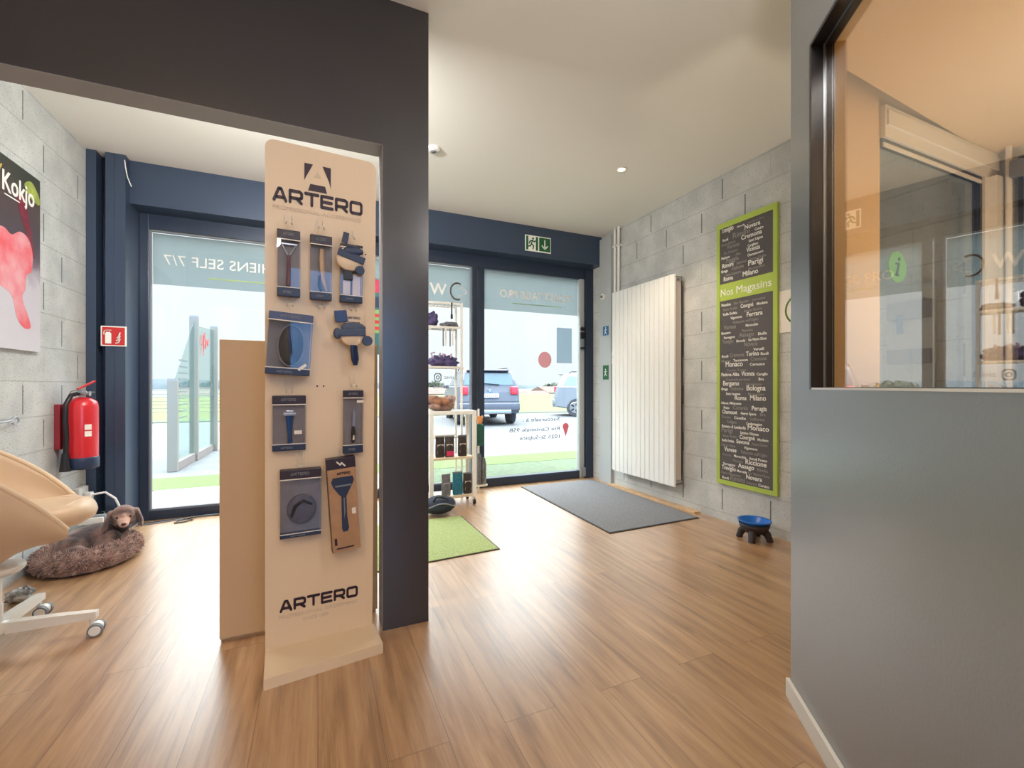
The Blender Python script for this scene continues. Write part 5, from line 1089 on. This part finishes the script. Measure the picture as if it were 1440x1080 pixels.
# glass wind screen along the path outside the left window
posts = [(-1.745, 7.10, 1.2, 'short grey fence post outside the left window, nearest of the three'), (-1.72, 8.07, 2.17, 'tall grey fence post outside the left window, middle of the three'), (-1.67, 9.19, 2.15, 'tall grey fence post outside the left window, farthest of the three')]
fm = mat('fence_grey', (122, 120, 114), .6)
for x, y, h, l in posts:
    t = thing('fence_post', l, 'post', (x, y, 0), group='posts of the glass wind screen'); MB().box(x-.055, x+.055, y-.04, y+.04, 0, h, bev=.004).build('post', fm, t); MB().box(x-.05, x+.05, y-.035, y+.035, h, h+.02).build('cap', M['plasticgrey'], t)
pan = [((-1.745, 7.14), (-1.72, 8.03), 1.2, 2.1, 'sloping glass panel with frosted dashes between the short and tall fence posts'), ((-1.72, 8.11), (-1.67, 9.15), 2.05, 2.1, 'glass panel with red lettering between the two tall fence posts')]
for (x0, y0), (x1, y1), ha, hb, l in pan:
    t = thing('glass_screen', l, 'glass screen', ((x0+x1)/2, (y0+y1)/2, 0), group='glass panels of the wind screen'); b = MB()
    b.add([(x0-.005, y0, .1), (x0+.005, y0, .1), (x1+.005, y1, .1), (x1-.005, y1, .1), (x0-.005, y0, ha), (x0+.005, y0, ha), (x1+.005, y1, hb), (x1-.005, y1, hb)], [(0, 3, 2, 1), (4, 5, 6, 7), (0, 1, 5, 4), (1, 2, 6, 5), (2, 3, 7, 6), (3, 0, 4, 7)]); b.build('pane', M['fenceglass'], t)
    MB().box(x0-.05, x0+.05, y0, y1, 0, .11).build('kerb', M['concrete'], t)
    if ha < 1.5:
        b = MB()
        for k in range(10):
            z = .68+.088*k; ymin = y0+.25
            if z < ha+(hb-ha)*.5: b.box(-1.752, -1.732, ymin+.0, ymin+.36, z, z+.022)
        b.build('dashes', M['plasticgrey'], t)
    else:
        b = MB(); X = Matrix(((0, 0, 1, -1.682), (1, 0, 0, 8.35), (0, 1, 0, 1.68), (0, 0, 0, 1)))
        for pl in ([(.0, .1), (.12, .26), (.10, .02)], [(.10, .10), (.2, .3)], [(.2, .3), (.26, .06), (.34, .2)], [(.34, .2), (.42, .12), (.48, .22)], [(.1, -.06), (.16, .1)]): stroke(b, pl, .03, X, .004)
        b.build('red_lettering', M['signred'], t)
        b = MB()
        for k in range(10): b.box(-1.722, -1.70, y0+.02, y0+.09, .68+.088*k, .70+.088*k); b.box(-1.70, -1.68, y1-.1, y1-.02, .68+.088*k, .70+.088*k)
        b.build('dashes', M['plasticgrey'], t)
# far railing wires on the left
t = thing('wire_railing', 'thin wire railing across the far left of the forecourt', 'railing', (-9, 14, 0)); 
for k, z in enumerate((.45, .55, .64, .73, .83, .92, 1.02)): MB().box(-20, -1.9, 13.99, 14.01, z-.008, z+.008).build('wire', fm, t)
for x in (-16, -10, -4): MB().box(x-.03, x+.03, 13.95, 14.05, 0, 1.05).build('railing_post', fm, t)

# ------------------------------------------------ cars
def suv(label, loc, heading, paint, name='car'):
    """local: x forward, z up; ground at 0"""
    t = thing(name, label, 'car', mtx=T(*loc) @ RZ(heading)); X = None
    def arch(cx_, r=.37): return [(cx_+r*math.cos(math.radians(180-a)), .30+r*math.sin(math.radians(180-a))) for a in range(0, 181, 20)]
    low = [(-2.10, .36)]+arch(-1.33)+arch(1.33)+[(2.02, .34), (2.14, .5), (2.12, .82), (1.98, .98), (1.05, 1.10), (.9, 1.12), (-2.02, 1.12), (-2.08, .95), (-2.14, .70)]
    bm = bmesh.new(); n_ = len(low); secs = [(-.90, .94), (-.86, 1.), (.86, 1.), (.90, .94)]; vr = []
    for y, k in secs: vr.append([bm.verts.new((px_*k, y, .72+(pz-.72)*(.93 if k < 1 else 1))) for px_, pz in low])
    for i in range(3):
        for j in range(n_): bm.faces.new((vr[i][j], vr[i][(j+1) % n_], vr[i+1][(j+1) % n_], vr[i+1][j]))
    bm.faces.new(vr[0][::-1]); bm.faces.new(vr[3]); bm.verts.index_update(); b = MB(); b.add([v.co[:] for v in bm.verts], [[v.index for v in f.verts] for f in bm.faces], None, False); bm.free(); part(b, 'body', paint, t)
    # greenhouse
    b = MB(); bl = [(-2.02, 1.12), (.95, 1.12)]; rings = []
    for z, xa, xb, hw in ((1.10, -2.03, 1.02, .86), (1.30, -1.97, .66, .80), (1.52, -1.86, .26, .72), (1.60, -1.74, .10, .69), (1.635, -1.4, -.2, .62)):
        rings.append([(xa, -hw+.06, z), (xa+.05, -hw, z), (xb-.12, -hw, z), (xb, -hw+.12, z), (xb, hw-.12, z), (xb-.12, hw, z), (xa+.05, hw, z), (xa, hw-.06, z)])
    b.ring_loft(rings, True, sm=False); part(b, 'roof', paint, t)
    b = MB(); b.add([(-2.025, -.72, 1.16), (-2.025, .72, 1.16), (-1.90, .64, 1.50), (-1.90, -.64, 1.50), (-2.00, -.72, 1.16), (-2.00, .72, 1.16), (-1.875, .64, 1.50), (-1.875, -.64, 1.50)], [(0, 3, 2, 1), (4, 5, 6, 7), (0, 1, 5, 4), (1, 2, 6, 5), (2, 3, 7, 6), (3, 0, 4, 7)]); part(b, 'rear_window', M['car_glass'], t)
    b = MB(); b.add([(1.0, -.72, 1.14), (1.0, .72, 1.14), (.28, .62, 1.53), (.28, -.62, 1.53), (.97, -.72, 1.12), (.97, .72, 1.12), (.25, .62, 1.51), (.25, -.62, 1.51)], [(0, 1, 2, 3), (4, 7, 6, 5), (0, 4, 5, 1), (1, 5, 6, 2), (2, 6, 7, 3), (3, 7, 4, 0)]); part(b, 'windscreen', M['car_glass'], t)
    for s_ in (-1, 1):
        for (xa, xb, xc, xd) in ((-1.78, -1.15, -1.15, -1.62), (-1.08, -.2, -.2, -1.08), (-.13, .62, .18, -.13)):
            b = MB(); z0, z1 = 1.15, 1.49; h0, h1 = .852, .735
            b.add([(xa, s_*h0, z0), (xb, s_*h0, z0), (xc, s_*h1, z1), (xd, s_*h1, z1), (xa, s_*(h0-.03), z0), (xb, s_*(h0-.03), z0), (xc, s_*(h1-.03), z1), (xd, s_*(h1-.03), z1)], [(0, 1, 2, 3), (7, 6, 5, 4), (0, 4, 5, 1), (1, 5, 6, 2), (2, 6, 7, 3), (3, 7, 4, 0)]); part(b, 'side_window', M['car_glass'], t)
        b = MB(); b.tube([(-1.6, s_*.66, 1.60), (-1.5, s_*.66, 1.67), (-.1, s_*.64, 1.68), (.02, s_*.63, 1.61)], .018, 8); part(b, 'roof_rail', M['black'], t)
        b = MB(); b.box(-2.13, -2.0, s_*.72-.11, s_*.72+.11, .88, 1.12, bev=.03); part(b, 'tail_light', M['tail'], t)
        b = MB(); b.box(1.98, 2.13, s_*.66-.16, s_*.66+.16, .78, .92, bev=.03); part(b, 'headlight', M['car_glass'], t)
        b = MB(); b.box(.55, .68, s_*.98-.09, s_*.98+.09, 1.05, 1.18, bev=.03); part(b, 'wing_mirror', paint, t)
        for x in (-1.33, 1.33):
            b = MB(); b.tube([(x, s_*.68, .33), (x, s_*.70, .33), (x, s_*.88, .33), (x, s_*.90, .33)], [.31, .33, .33, .31], 28); wh = part(b, 'wheel', M['tyre'], t)
            b = MB(); b.cyl((x, s_*.895, .33), (x, s_*.908, .33), .215, .20, 24)
            o = b.build('rim', M['steel'], wh, local=True)
            b = MB()
            for k in range(5): a = 2*PI*k/5; b.box(.07, .19, -.03, .03, -.004, .008, T(x, s_*.908, .33) @ RX(-s_*PI/2) @ RZ(a))
            b.build('rim_gap', M['black'], wh, local=True)
    b = MB(); b.box(-2.2, -2.02, -.88, .88, .42, .66, bev=.05); b.box(2.02, 2.2, -.86, .86, .40, .62, bev=.05); part(b, 'bumper', paint, t)
    b = MB(); b.box(-2.21, -2.06, -.62, .62, .34, .46, bev=.03); part(b, 'skid_plate', M['steel'], t)
    b = MB(); b.box(-2.165, -2.13, -.26, .26, .80, .91, bev=.004); part(b, 'licence_plate', M['label'], t)
    b = MB()
    for k in range(8): b.box(-2.168, -2.165, -.22+k*.056, -.19+k*.056, .825, .885)
    part(b, 'plate_marks', M['plasticgrey'], t)
    b = MB(); b.prism([(-.05, 1.04), (-.02, 1.05), (0, 1.03), (.02, 1.05), (.05, 1.04), (.02, .98), (0, .96), (-.02, .98)], -2.135, -2.10, 'YZ'); part(b, 'emblem', M['steel'], t)
    b = MB(); X2 = Matrix(((0, 0, -1, -2.118), (-1, 0, 0, .25), (0, 1, 0, .925), (0, 0, 0, 1))); put_text(b, 'DUSTER', X2, .06, .5, bold=.01, th=.015); part(b, 'model_lettering', M['steel'], t)
    b = MB(); b.box(-1.98, -1.72, -.62, .62, 1.56, 1.60, bev=.015); part(b, 'spoiler', paint, t)
    b = MB(); b.box(-2.045, -2.03, -.30, .18, -.01, .012, T(0, 0, 1.19) @ RX(.08)); part(b, 'wiper', M['black'], t)
    return t
suv('dark grey blue estate car parked outside the glass door, seen from behind', (4.82, 13.75, 0), PI/2-math.radians(10), M['car_dark'])
suv('silver car parked beyond the right edge of the glass door, side on', (10.34, 13.96, 0), -math.radians(35), M['car_silver'])
